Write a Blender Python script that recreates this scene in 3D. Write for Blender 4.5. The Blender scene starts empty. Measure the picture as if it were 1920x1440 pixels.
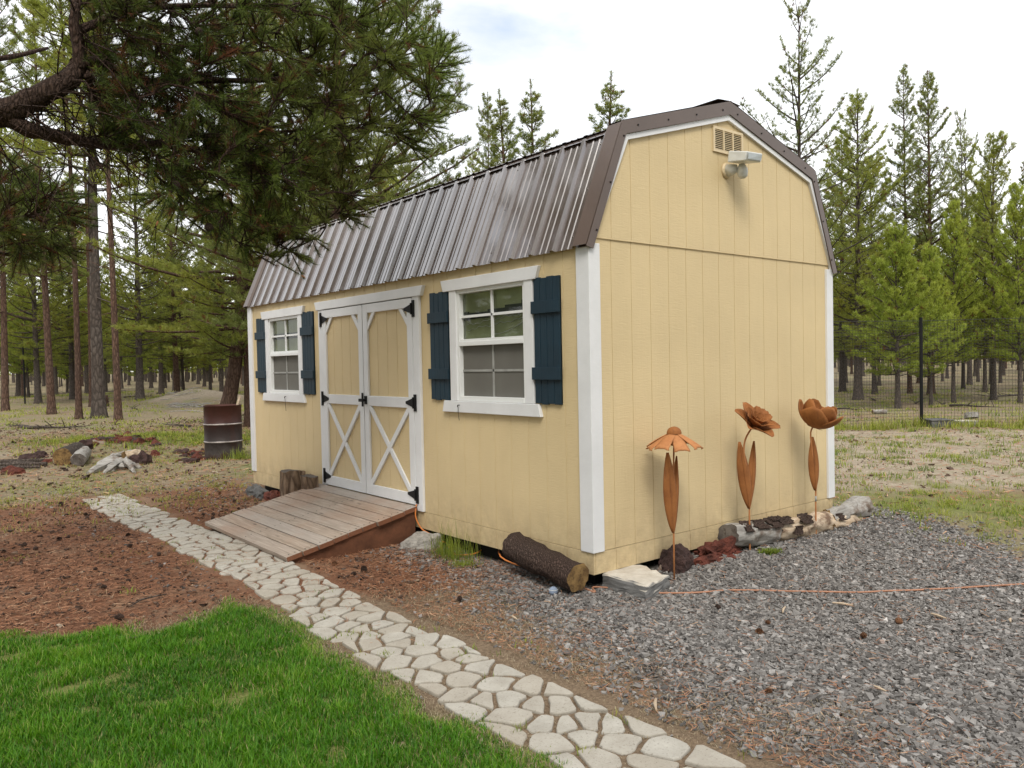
import bpy, bmesh, math, random
import numpy as np
from mathutils import Vector, Matrix, noise as mnoise
from math import sin, cos, pi, radians, sqrt

rng = np.random.default_rng(7)
random.seed(7)
scene = bpy.context.scene
COL = scene.collection

# ------------------------------------------------------------------ camera
CAM = np.array([-3.789, -3.812, 1.299])
ROT = (1.54459, 0.02022, -0.68383)
FPX = 1485.28
cx, sx, cy, sy, cz, sz = cos(ROT[0]), sin(ROT[0]), cos(ROT[1]), sin(ROT[1]), cos(ROT[2]), sin(ROT[2])
RM = (np.array([[cz, -sz, 0], [sz, cz, 0], [0, 0, 1]]) @ np.array([[cy, 0, sy], [0, 1, 0], [-sy, 0, cy]])
      @ np.array([[1, 0, 0], [0, cx, -sx], [0, sx, cx]]))
FWD = np.array([sin(-ROT[2]), cos(ROT[2])])
RGT = np.array([cos(ROT[2]), sin(ROT[2])])
cam_d = bpy.data.cameras.new('camera')
cam = bpy.data.objects.new('camera', cam_d)
COL.objects.link(cam)
cam.location = CAM
cam.rotation_euler = ROT
cam_d.lens = 36 * FPX / 1920
cam_d.clip_start = 0.05
cam_d.clip_end = 3000
scene.camera = cam


def ray(u, v):
    return RM @ np.array([(u - 960) / FPX, -(v - 720) / FPX, -1.0])


def at_depth(u, v, d):                     # a point of the place, d metres from the viewer
    return CAM + ray(u, v) * d


def at_z(u, v, z):
    r = ray(u, v)
    return CAM + r * ((z - CAM[2]) / r[2])


def at_x(u, v, x):
    r = ray(u, v)
    return CAM + r * ((x - CAM[0]) / r[0])


def at_y(u, v, y):
    r = ray(u, v)
    return CAM + r * ((y - CAM[1]) / r[1])


def depth_of(p):
    return -(RM.T @ (np.array(p) - CAM))[2]


def project(P):
    d = (np.asarray(P) - CAM) @ RM
    return 960 + FPX * d[..., 0] / -d[..., 2], 720 - FPX * d[..., 1] / -d[..., 2], -d[..., 2]


# ------------------------------------------------------------------ terrain
def sst(a, b, x):
    t = np.clip((x - a) / (b - a), 0, 1)
    return t * t * (3 - 2 * t)


def H(x, y):
    x = np.asarray(x, float); y = np.asarray(y, float)
    z = -0.27 + 0 * x
    z = z + 0.085 * sst(-1.1, -0.05, y) * sst(0.3, 1.2, x) * sst(4.6, 3.4, x) * sst(3.5, 0.5, y)
    z = z + 0.014 * np.sin(1.7 * x + 0.6) * np.sin(1.3 * y + 1.1) + 0.007 * np.sin(4.1 * x - 2.2 * y) + 0.006 * np.sin(3.3 * y + 2.7 * x)
    d = np.hypot(x - 1.5, y - 3)
    z = z + sst(12, 40, d) * (0.16 * np.sin(0.21 * x + 0.5) * np.sin(0.17 * y) + 0.06 * np.sin(0.5 * x - 0.4 * y))
    # dirt mound beyond the barrel, ring of earth by the rubble
    z = z + 0.62 * np.exp(-(((x - 8.3) / 1.7) ** 2 + ((y - 35.6) / 1.6) ** 2)) + 0.3 * np.exp(-(((x - 10.4) / 1.6) ** 2 + ((y - 34.6) / 1.4) ** 2))
    z = z + 0.10 * np.exp(-(((x - 0.6) / 1.6) ** 2 + ((y - 15.0) / 0.9) ** 2))
    return z


def ground(u, v):
    z = -0.27
    for _ in range(12):
        p = at_z(u, v, z)
        z = 0.5 * z + 0.5 * float(H(p[0], p[1]))
    return np.array([p[0], p[1], float(H(p[0], p[1]))])


# ------------------------------------------------------------------ node helpers
class M:
    def __init__(s, name):
        s.m = bpy.data.materials.new(name); s.m.use_nodes = True
        s.t = s.m.node_tree; s.n = s.t.nodes; s.l = s.t.links
        s.n.clear(); s.out = s.n.new('ShaderNodeOutputMaterial')
        s._c = {}

    def node(s, t, **k):
        n = s.n.new(t)
        for a, b in k.items():
            setattr(n, a, b)
        return n

    def set(s, sock, v):
        if hasattr(v, 'is_output'):
            s.l.new(v, sock)
        elif isinstance(v, (tuple, list)) and len(v) == 3 and sock.type == 'RGBA':
            sock.default_value = (*v, 1)
        else:
            sock.default_value = v

    def coord(s, kind='Object', scale=(1, 1, 1), rot=(0, 0, 0)):
        tc = s.node('ShaderNodeTexCoord'); mp = s.node('ShaderNodeMapping')
        mp.inputs['Scale'].default_value = scale; mp.inputs['Rotation'].default_value = rot
        s.l.new(tc.outputs[kind], mp.inputs['Vector'])
        return mp.outputs[0]

    def noise(s, scale=5, detail=4, rough=.55, vec=None, out='Fac', dist=0):
        n = s.node('ShaderNodeTexNoise'); n.inputs['Scale'].default_value = scale
        n.inputs['Detail'].default_value = detail; n.inputs['Roughness'].default_value = rough
        n.inputs['Distortion'].default_value = dist
        s.l.new(vec if vec is not None else s.coord(), n.inputs['Vector'])
        return n.outputs[out]

    def voro(s, scale=5, vec=None, feature='F1', out='Distance', rnd=1):
        n = s.node('ShaderNodeTexVoronoi', feature=feature); n.inputs['Scale'].default_value = scale
        n.inputs['Randomness'].default_value = rnd
        s.l.new(vec if vec is not None else s.coord(), n.inputs['Vector'])
        return n.outputs[out]

    def ramp(s, fac, *stops):
        n = s.node('ShaderNodeValToRGB'); e = n.color_ramp.elements
        while len(e) < len(stops):
            e.new(0.5)
        for el, (p, c) in zip(e, stops):
            el.position = p
            el.color = (*c, 1) if isinstance(c, (tuple, list)) else (c, c, c, 1)
        s.l.new(fac, n.inputs[0])
        return n.outputs[0]

    def mix(s, fac, a, b, mode='MIX'):
        n = s.node('ShaderNodeMix', data_type='RGBA', blend_type=mode)
        s.set(n.inputs[0], fac); s.set(n.inputs[6], a); s.set(n.inputs[7], b)
        return n.outputs[2]

    def math(s, op, a, b=0, c=0, clamp=False):
        n = s.node('ShaderNodeMath', operation=op, use_clamp=clamp)
        s.set(n.inputs[0], a); s.set(n.inputs[1], b); s.set(n.inputs[2], c)
        return n.outputs[0]

    def attr(s, name, out='Fac'):
        n = s.node('ShaderNodeAttribute'); n.attribute_name = name
        return n.outputs[out]

    def rand(s):
        return s.node('ShaderNodeObjectInfo').outputs['Random']

    def bump(s, h, strength=.3, dist=.01, prev=None):
        n = s.node('ShaderNodeBump'); n.inputs['Strength'].default_value = strength; n.inputs['Distance'].default_value = dist
        s.l.new(h, n.inputs['Height'])
        if prev is not None:
            s.l.new(prev, n.inputs['Normal'])
        return n.outputs[0]

    def pbr(s, col, rough=.6, bump=None, metal=0, spec=.4, **k):
        n = s.node('ShaderNodeBsdfPrincipled')
        s.set(n.inputs['Base Color'], col); s.set(n.inputs['Roughness'], rough)
        s.set(n.inputs['Metallic'], metal); n.inputs['Specular IOR Level'].default_value = spec
        if bump is not None:
            s.l.new(bump, n.inputs['Normal'])
        for a, b in k.items():
            s.set(n.inputs[a], b)
        s.l.new(n.outputs[0], s.out.inputs[0])
        return s.m

    def leafy(s, col, trans=.35, rough=.5, gloss=.025):
        d = s.node('ShaderNodeBsdfDiffuse'); t = s.node('ShaderNodeBsdfTranslucent'); g = s.node('ShaderNodeBsdfGlossy')
        s.set(d.inputs[0], col); s.set(t.inputs[0], col); g.inputs['Roughness'].default_value = rough
        m1 = s.node('ShaderNodeMixShader'); m1.inputs[0].default_value = trans
        s.l.new(d.outputs[0], m1.inputs[1]); s.l.new(t.outputs[0], m1.inputs[2])
        m2 = s.node('ShaderNodeMixShader'); m2.inputs[0].default_value = gloss
        s.l.new(m1.outputs[0], m2.inputs[1]); s.l.new(g.outputs[0], m2.inputs[2])
        s.l.new(m2.outputs[0], s.out.inputs[0])
        return s.m


def mat_siding(name, col):
    m = M(name)
    # embossed wood grain running up the boards, fine flecks across
    g1 = m.noise(1, 5, .6, m.coord(scale=(26, 26, 3.2)), dist=1.2)
    g2 = m.noise(1, 3, .6, m.coord(scale=(14, 14, 95)), dist=.6)
    h = m.math('ADD', m.math('MULTIPLY', g1, .5), g2)
    stain = m.noise(1.1, 4, .6)
    low = m.noise(1, 4, .6, m.coord(scale=(5, 5, .8)))
    c = m.mix(m.ramp(stain, (.35, 0.0), (.7, 1.0)), tuple(x * .93 for x in col), tuple(min(1, x * 1.04) for x in col))
    c = m.mix(m.ramp(low, (.45, 0.0), (.75, .13)), c, (col[0] * .86, col[1] * .80, col[2] * .72))
    # splash dirt near the bottom of the walls
    z = m.node('ShaderNodeSeparateXYZ'); m.l.new(m.node('ShaderNodeTexCoord').outputs['Object'], z.inputs[0])
    d = m.math('MULTIPLY', m.math('SUBTRACT', .30, z.outputs[2], clamp=True), m.ramp(m.noise(7, 6, .75), (.35, 0.0), (.75, 1.0)))
    c = m.mix(m.math('MULTIPLY', d, 1.7, clamp=True), c, (.27, .19, .115))
    return m.pbr(c, .62, m.bump(h, .42, .006), spec=.3)


def mat_paint(name, col, rough=.45, grain=(20, 20, 60), b=.25, vary=.1):
    m = M(name)
    g = m.noise(1, 4, .6, m.coord(scale=grain))
    st = m.noise(2.3, 5, .65)
    c = m.mix(m.ramp(st, (.3, 0.0), (.75, 1.0)), tuple(x * (1 - vary) for x in col), tuple(min(.95, x * (1 + vary * .5)) for x in col))
    return m.pbr(c, rough, m.bump(g, b, .004), spec=.4)


def mat_simple(name, col, rough=.6, ns=8, vary=.25, b=.2, metal=0, spec=.4, bd=.01):
    m = M(name)
    st = m.noise(ns, 6, .65)
    c = m.mix(m.ramp(st, (.3, 0.0), (.7, 1.0)), tuple(x * (1 - vary) for x in col), tuple(min(.95, x * (1 + vary)) for x in col))
    return m.pbr(c, rough, m.bump(m.noise(ns * 4, 5, .6), b, bd), metal, spec)


def mat_bark(name, c0, c1, c2, scale=1.0, b=.9):
    m = M(name)
    v = m.coord(scale=(9 * scale, 9 * scale, 2.4 * scale))
    w = m.noise(2, 4, .6, v, out='Color')
    v2 = m.mix(.25, v, w)
    e = m.voro(1.4, v2, 'DISTANCE_TO_EDGE')
    n = m.noise(3, 6, .7, v)
    c = m.mix(m.ramp(n, (.3, 0.0), (.7, 1.0)), c0, c1)
    big = m.noise(.9, 3, .6)
    c = m.mix(m.ramp(big, (.4, 0.0), (.7, .6)), c, c2)
    c = m.mix(m.ramp(e, (0, .75), (.2, 0.0)), c, tuple(x * .4 for x in c0))
    r = m.rand()
    c = m.mix(m.math('MULTIPLY', r, .35), c, tuple(x * .45 for x in c0))
    h = m.math('ADD', m.ramp(e, (0, 0.0), (.3, 1.0)), m.math('MULTIPLY', n, .6))
    return m.pbr(c, .9, m.bump(h, b, .02), spec=.15)


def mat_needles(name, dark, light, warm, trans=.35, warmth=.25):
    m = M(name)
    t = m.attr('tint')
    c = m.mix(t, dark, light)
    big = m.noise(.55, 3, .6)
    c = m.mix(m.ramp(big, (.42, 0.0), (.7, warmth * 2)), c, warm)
    r = m.rand()
    c = m.mix(m.math('MULTIPLY', r, .3), c, tuple(x * .6 for x in dark))
    dead = m.attr('dead')
    c = m.mix(dead, c, (.16, .06, .025))
    return m.leafy(c, trans)


MAT = {}
MAT['siding'] = mat_siding('yellow_siding', (.635, .503, .288))
MAT['white'] = mat_paint('white_paint', (.71, .715, .72), .42)
MAT['vinyl'] = mat_paint('white_vinyl', (.74, .75, .74), .3, b=.05, vary=.04)
MAT['yellow'] = mat_paint('yellow_paint', (.64, .515, .32), .45, b=.1)
MAT['navy'] = mat_paint('navy_paint', (.0052, .026, .043), .6, grain=(60, 60, 7), b=.7, vary=.35)
MAT['black'] = mat_simple('black_iron', (.008, .008, .0085), .6, b=.1, spec=.2)
MAT['dark'] = mat_simple('dark_gap', (.01, .009, .008), .9, b=.0)
MAT['grey_vinyl'] = mat_simple('grey_grille', (.30, .30, .28), .5, b=.0)
MAT['plastic'] = mat_simple('white_plastic', (.62, .63, .60), .3, b=.05, vary=.08)
MAT['lens'] = mat_simple('grey_lens', (.42, .46, .47), .15, b=.0, spec=.6)


def _roof():
    m = M('brown_roof_steel')
    n = m.noise(2.2, 5, .6)
    sp = m.ramp(m.noise(60, 3, .6), (.66, 0.0), (.74, 1.0))
    c = m.mix(m.ramp(n, (.35, 0.0), (.7, 1.0)), (.085, .056, .044), (.115, .079, .062))
    c = m.mix(m.math('MULTIPLY', sp, .25), c, (.3, .26, .22))
    r = m.math('ADD', .30, m.math('MULTIPLY', n, .12))
    return m.pbr(c, r, m.bump(m.noise(3.5, 3, .5), .12, .02), metal=.2, spec=.6, **{'Coat Weight': 1.0, 'Coat Roughness': .17, 'Coat IOR': 2.5})


MAT['roof'] = _roof()
MAT['trim_brown'] = mat_simple('brown_trim_steel', (.105, .073, .058), .38, ns=3, vary=.12, b=.03, spec=.5)


def _screen():
    m = M('insect_screen')
    v = m.voro(420, None, 'F1', rnd=0)
    c = m.mix(m.ramp(v, (.2, 0.0), (.6, 1.0)), (.075, .072, .062), (.15, .143, .125))
    c = m.mix(m.ramp(m.noise(3, 3), (.3, 0.0), (.7, .5)), c, (.17, .165, .145))
    return m.pbr(c, .7, spec=.25)


MAT['screen'] = _screen()


def _glass():
    m = M('window_glass')
    tr = m.node('ShaderNodeBsdfTransparent'); tr.inputs[0].default_value = (.9, .93, .9, 1)
    gl = m.node('ShaderNodeBsdfGlossy'); gl.inputs['Roughness'].default_value = .015
    n = m.noise(2.5, 2)
    b = m.bump(n, .05, .02); m.l.new(b, gl.inputs['Normal'])
    f = m.node('ShaderNodeFresnel'); f.inputs[0].default_value = 1.45
    mx = m.node('ShaderNodeMixShader')
    m.l.new(m.math('MULTIPLY', f.outputs[0], .9), mx.inputs[0]); m.l.new(tr.outputs[0], mx.inputs[1]); m.l.new(gl.outputs[0], mx.inputs[2])
    m.l.new(mx.outputs[0], m.out.inputs[0])
    return m.m


MAT['glass'] = _glass()
MAT['reflection_olive'] = mat_simple('olive_reflection_tone', (.42, .45, .27), .8, ns=3, vary=.25, b=.3)  # painted stand-in for trees reflected in the upper panes
MAT['dark_reflection'] = mat_simple('dark_reflection_tone', (.075, .085, .075), .7)  # painted stand-in for a house roof reflected in the panes


def _wood(name, a, b_, red):
    m = M(name)
    v = m.coord(scale=(34, 2.2, 34))
    g = m.noise(1, 6, .62, v, dist=1.6)
    kn = m.voro(1.0, m.coord(scale=(5.5, 1.6, 5.5)))
    t = m.attr('tint')
    c = m.mix(m.ramp(g, (.3, 0.0), (.68, 1.0)), a, b_)
    c = m.mix(m.math('MULTIPLY', t, .55), c, (.36, .33, .30))
    c = m.mix(m.ramp(m.noise(1.5, 4, .65), (.48, 0.0), (.72, .75)), c, red)
    c = m.mix(m.ramp(kn, (.0, .9), (.09, 0.0)), c, (.05, .03, .02))
    c = m.mix(m.attr('dead'), c, (.17, .055, .022))
    return m.pbr(c, .72, m.bump(g, .45, .006), spec=.25)


MAT['deck'] = _wood('weathered_deck', (.19, .14, .10), (.41, .33, .26), (.30, .19, .13))
MAT['stringer'] = mat_simple('red_stained_timber', (.12, .048, .024), .75, ns=5, vary=.5)


def _rust(name, a, b_, c_):
    m = M(name)
    n = m.noise(7, 7, .7); n2 = m.noise(1, 4, .6, m.coord(scale=(40, 40, 5)))
    c = m.mix(m.ramp(n, (.35, 0.0), (.68, 1.0)), a, b_)
    c = m.mix(m.ramp(n2, (.52, 0.0), (.75, .6)), c, c_)
    return m.pbr(c, .78, m.bump(m.noise(70, 5, .7), .2, .004), metal=.1, spec=.3)


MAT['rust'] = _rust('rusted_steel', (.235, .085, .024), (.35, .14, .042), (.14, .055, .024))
MAT['rust_light'] = _rust('pale_rusted_steel', (.38, .155, .056), (.47, .21, .082), (.25, .10, .038))  # paler rust for the stems and coneflower petals


def _barrel():
    m = M('rusty_barrel_paint')
    z = m.node('ShaderNodeSeparateXYZ'); m.l.new(m.node('ShaderNodeTexCoord').outputs['Object'], z.inputs[0])
    n = m.noise(6, 7, .7)
    f = m.math('ADD', m.math('MULTIPLY', z.outputs[2], 1.0), m.math('MULTIPLY', m.math('SUBTRACT', n, .5), .5))
    c = m.ramp(f, (0.0, (.06, .028, .018)), (.14, (.085, .075, .072)), (.30, (.036, .028, .026)), (.52, (.030, .018, .016)), (.66, (.050, .018, .014)), (1.0, (.075, .026, .018)))
    c = m.mix(m.ramp(m.noise(1, 5, .7, m.coord(scale=(9, 9, 1.5))), (.5, 0.0), (.72, .8)), c, (.045, .02, .014))
    return m.pbr(c, .55, m.bump(m.noise(30, 5), .2, .006), metal=.3, spec=.4)


MAT['barrel'] = _barrel()
MAT['barrel_band'] = mat_simple('scuffed_band', (.42, .38, .36), .4, ns=9, vary=.5, metal=.4)
MAT['cord'] = mat_simple('orange_cord', (.62, .20, .045), .5, ns=20, vary=.15, b=.05)
MAT['cord_faded'] = mat_simple('faded_orange_cord', (.38, .185, .11), .6, ns=20, vary=.15, b=.05)
MAT['bark_pine'] = mat_bark('pine_bark', (.09, .056, .042), (.19, .125, .094), (.15, .075, .045), 1.7)
MAT['bark_grey'] = mat_bark('grey_bark', (.085, .07, .06), (.19, .158, .135), (.12, .083, .062), 2.2)
MAT['bark_near'] = mat_bark('limb_bark', (.055, .034, .025), (.12, .08, .06), (.09, .04, .024), 5)
MAT['bark_log'] = mat_bark('log_bark', (.075, .05, .04), (.18, .125, .10), (.12, .072, .055), 7.0)
MAT['needle_near'] = mat_needles('near_needles', (.036, .062, .009), (.29, .38, .065), (.20, .17, .04), .40, .25)
MAT['needle_dark'] = mat_needles('dark_pine_needles', (.10, .135, .030), (.29, .335, .085), (.32, .30, .06), .42)
MAT['needle_mid'] = mat_needles('mid_pine_needles', (.16, .205, .034), (.42, .45, .085), (.45, .41, .07), .48)
MAT['needle_young'] = mat_needles('young_pine_needles', (.20, .27, .034), (.50, .58, .09), (.52, .51, .08), .48)


def _endgrain(name, a, b_):
    m = M(name)
    co = m.node('ShaderNodeTexCoord').outputs['Object']
    w = m.noise(9, 5, .7)
    v = m.voro(14, None)
    c = m.mix(m.ramp(w, (.35, 0.0), (.65, 1.0)), a, b_)
    c = m.mix(m.ramp(m.noise(26, 5, .7), (.5, 0.0), (.68, .85)), c, (.04, .025, .015))
    return m.pbr(c, .85, m.bump(w, .5, .01), spec=.2)


MAT['end_dark'] = _endgrain('dark_end_grain', (.09, .05, .022), (.30, .19, .075))
MAT['end_grey'] = _endgrain('grey_end_grain', (.06, .05, .045), (.16, .14, .12))


def _barewood(name, a, b_, dk):
    m = M(name)
    g = m.noise(1, 6, .65, m.coord(scale=(3, 26, 26)), dist=1.2)
    c = m.mix(m.ramp(g, (.3, 0.0), (.65, 1.0)), a, b_)
    c = m.mix(m.ramp(m.noise(5, 5, .7), (.52, 0.0), (.66, .9)), c, dk)
    return m.pbr(c, .75, m.bump(g, .5, .01), spec=.25)


MAT['bare_wood'] = _barewood('peeled_wood', (.34, .24, .15), (.58, .48, .36), (.11, .06, .035))
MAT['grey_wood'] = _barewood('silvered_wood', (.19, .17, .15), (.38, .365, .335), (.12, .08, .055))
MAT['split_wood'] = _barewood('split_firewood', (.17, .10, .06), (.33, .22, .14), (.09, .05, .03))
MAT['lava'] = mat_simple('red_lava', (.115, .032, .020), .95, ns=9, vary=.6, b=1, bd=.03)
MAT['lava_dark'] = mat_simple('dark_lava', (.055, .030, .026), .95, ns=11, vary=.6, b=1, bd=.03)
MAT['rock_grey'] = mat_simple('grey_rock', (.10, .098, .095), .9, ns=7, vary=.5, b=.8, bd=.02)
MAT['rock_brown'] = mat_simple('brown_rock', (.22, .165, .13), .9, ns=7, vary=.35, b=.8, bd=.02)
MAT['concrete'] = mat_simple('rough_concrete', (.30, .28, .25), .95, ns=18, vary=.4, b=1, bd=.012)


def _slab():
    m = M('broken_slab')
    n = m.noise(9, 7, .7)
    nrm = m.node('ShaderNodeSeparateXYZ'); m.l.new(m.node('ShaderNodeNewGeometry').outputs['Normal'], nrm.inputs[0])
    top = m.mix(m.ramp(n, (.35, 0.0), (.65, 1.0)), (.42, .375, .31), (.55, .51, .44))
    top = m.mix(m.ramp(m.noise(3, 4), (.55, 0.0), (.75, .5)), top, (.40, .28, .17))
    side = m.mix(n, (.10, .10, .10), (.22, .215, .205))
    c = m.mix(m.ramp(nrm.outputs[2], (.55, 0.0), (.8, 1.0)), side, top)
    return m.pbr(c, .9, m.bump(m.noise(60, 6, .7), .6, .006), spec=.2)


MAT['slab'] = _slab()


def _path():
    m = M('cast_path_stone')
    t = m.attr('tint')
    n = m.noise(7, 6, .65); f = m.noise(90, 4, .7)
    c = m.mix(m.ramp(n, (.3, 0.0), (.7, 1.0)), (.33, .305, .26), (.47, .445, .39))
    c = m.mix(m.math('MULTIPLY', t, .5), c, (.33, .28, .215))
    c = m.mix(m.ramp(f, (.58, 0.0), (.68, .75)), c, (.16, .14, .11))
    return m.pbr(c, .9, m.bump(m.math('ADD', f, m.math('MULTIPLY', n, 1.5)), .55, .006), spec=.2)


MAT['path'] = _path()


def _grad(name, stops, rough=.7, trans=None):
    m = M(name)
    c = m.ramp(m.attr('tint'), *stops)
    if trans is not None:
        return m.leafy(c, trans)
    return m.pbr(c, rough, spec=.3)


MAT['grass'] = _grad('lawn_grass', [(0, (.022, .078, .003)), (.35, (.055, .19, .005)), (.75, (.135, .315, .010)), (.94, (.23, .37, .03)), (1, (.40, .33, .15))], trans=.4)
MAT['weed'] = _grad('wild_grass', [(0, (.10, .165, .025)), (.4, (.25, .30, .035)), (.7, (.36, .37, .06)), (1, (.42, .35, .20))], trans=.4)
MAT['straw'] = _grad('dry_straw', [(0, (.19, .14, .085)), (.5, (.33, .26, .16)), (1, (.48, .41, .28))], trans=.2)
MAT['litter'] = _grad('fallen_needles', [(0, (.09, .038, .022)), (.4, (.23, .098, .050)), (.8, (.37, .18, .095)), (1, (.50, .33, .20))], .8)


def _gravel():
    m = M('crushed_gravel')
    t = m.attr('tint')
    c = m.ramp(t, (0, (.058, .054, .050)), (.35, (.165, .155, .146)), (.75, (.315, .298, .28)), (.92, (.42, .40, .38)), (.96, (.23, .125, .08)), (1, (.55, .52, .49)))
    c = m.mix(m.ramp(m.noise(45, 4, .7), (.4, 0.0), (.7, .45)), c, (.12, .108, .10))
    return m.pbr(c, .8, m.bump(m.noise(120, 4), .4, .004), spec=.3)


MAT['gravel'] = _gravel()
MAT['debris'] = _grad('forest_debris', [(0, (.028, .018, .014)), (.4, (.085, .052, .036)), (.7, (.20, .13, .085)), (.9, (.33, .25, .17)), (1, (.5, .44, .36))], .85)
MAT['cone'] = mat_simple('pine_cone_scales', (.055, .032, .022), .8, ns=30, vary=.6, b=.8)
MAT['cone_tan'] = mat_simple('tan_cone_scales', (.20, .095, .045), .8, ns=30, vary=.5, b=.8)


def _ground():
    m = M('ground_cover')
    n1 = m.noise(1.3, 6, .65); n2 = m.noise(9, 6, .7); n3 = m.noise(55, 5, .7); n4 = m.noise(.25, 4, .6)
    w = m.node('ShaderNodeSeparateColor'); m.l.new(m.attr('zone', 'Color'), w.inputs[0])
    w2 = m.node('ShaderNodeSeparateColor'); m.l.new(m.attr('zone_b', 'Color'), w2.inputs[0])

    def wt(s, k=.9):
        j = m.math('SUBTRACT', m.math('ADD', m.math('MULTIPLY', n2, .6), m.math('MULTIPLY', n1, .4)), .5)
        return m.ramp(m.math('ADD', s, m.math('MULTIPLY', j, k)), (.32, 0.0), (.68, 1.0))
    forest = m.mix(m.ramp(n2, (.3, 0.0), (.7, 1.0)), (.155, .118, .078), (.345, .275, .185))
    forest = m.mix(m.ramp(n3, (.45, 0.0), (.7, .55)), forest, (.10, .07, .045))
    forest = m.mix(m.ramp(n1, (.47, 0.0), (.66, .75)), forest, (.165, .185, .07))
    forest = m.mix(m.ramp(n4, (.52, 0.0), (.7, .4)), forest, (.25, .135, .085))
    sand = m.mix(m.ramp(n3, (.35, 0.0), (.65, 1.0)), (.265, .215, .155), (.44, .375, .285))
    sand = m.mix(m.ramp(n2, (.42, 0.0), (.66, .75)), sand, (.19, .145, .10))
    sand = m.mix(m.ramp(n1, (.52, 0.0), (.68, .7)), sand, (.17, .17, .075))
    ndl = m.mix(m.ramp(n3, (.35, 0.0), (.65, 1.0)), (.10, .048, .030), (.26, .13, .075))
    ndl = m.mix(m.ramp(n1, (.46, 0.0), (.66, .8)), ndl, (.26, .18, .12))
    grv = m.mix(m.ramp(m.voro(48, None), (.05, 1.0), (.6, 0.0)), (.075, .068, .063), (.25, .235, .22))
    grn = m.mix(m.ramp(n3, (.35, 0.0), (.7, 1.0)), (.10, .12, .030), (.24, .24, .085))
    drt = m.mix(m.ramp(n3, (.35, 0.0), (.7, 1.0)), (.13, .092, .062), (.28, .205, .135))
    c = m.mix(wt(w2.outputs[0]), forest, sand)
    c = m.mix(wt(w.outputs[0]), c, ndl)
    c = m.mix(wt(w2.outputs[1]), c, drt)
    c = m.mix(wt(w.outputs[1]), c, grv)
    c = m.mix(wt(w.outputs[2], 1.1), c, grn)
    h = m.math('ADD', m.math('MULTIPLY', n2, .7), m.math('MULTIPLY', n3, .5))
    return m.pbr(c, .95, m.bump(h, .8, .03), spec=.1)


MAT['ground'] = _ground()

# ------------------------------------------------------------------ object helpers


def tag(o, label=None, cat=None, group=None, kind=None):
    if label: o['label'] = label
    if cat: o['category'] = cat
    if group: o['group'] = group
    if kind: o['kind'] = kind
    return o


def link(name, data, parent=None, loc=None):
    o = bpy.data.objects.new(name, data)
    COL.objects.link(o)
    if parent is not None:
        o.parent = parent
    if loc is not None:
        o.location = loc
    return o


def empty(name, loc, label=None, cat=None, group=None):
    o = link(name, None, None, [float(a) for a in loc])
    o.empty_display_size = .2
    return tag(o, label, cat, group)


def copy_tree(o, parent=None):
    c = o.copy(); COL.objects.link(c); c.parent = parent
    for ch in list(o.children):
        copy_tree(ch, c)
    return c


def mesh_np(name, V, F, mat, attrs=None, smooth=False):
    """V (n,3); F list of int arrays (m,k)"""
    me = bpy.data.meshes.new(name)
    V = np.asarray(V, np.float32)
    loops = np.concatenate([f.reshape(-1) for f in F]).astype(np.int32)
    cnt = np.concatenate([np.full(len(f), f.shape[1], np.int32) for f in F])
    st = np.concatenate([[0], np.cumsum(cnt)[:-1]]).astype(np.int32)
    me.vertices.add(len(V)); me.vertices.foreach_set('co', V.ravel())
    me.loops.add(len(loops)); me.loops.foreach_set('vertex_index', loops)
    me.polygons.add(len(cnt)); me.polygons.foreach_set('loop_start', st)
    try:
        me.polygons.foreach_set('loop_total', cnt)
    except Exception:
        pass
    me.polygons.foreach_set('use_smooth', np.full(len(cnt), smooth, bool))
    for k, a in (attrs or {}).items():
        a = np.asarray(a, np.float32)
        if a.ndim == 1:
            at = me.attributes.new(k, 'FLOAT', 'POINT'); at.data.foreach_set('value', a)
        else:
            at = me.attributes.new(k, 'FLOAT_COLOR', 'POINT'); at.data.foreach_set('color', a.ravel())
    me.materials.append(mat)
    me.update(calc_edges=True); me.validate()
    return me


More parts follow.
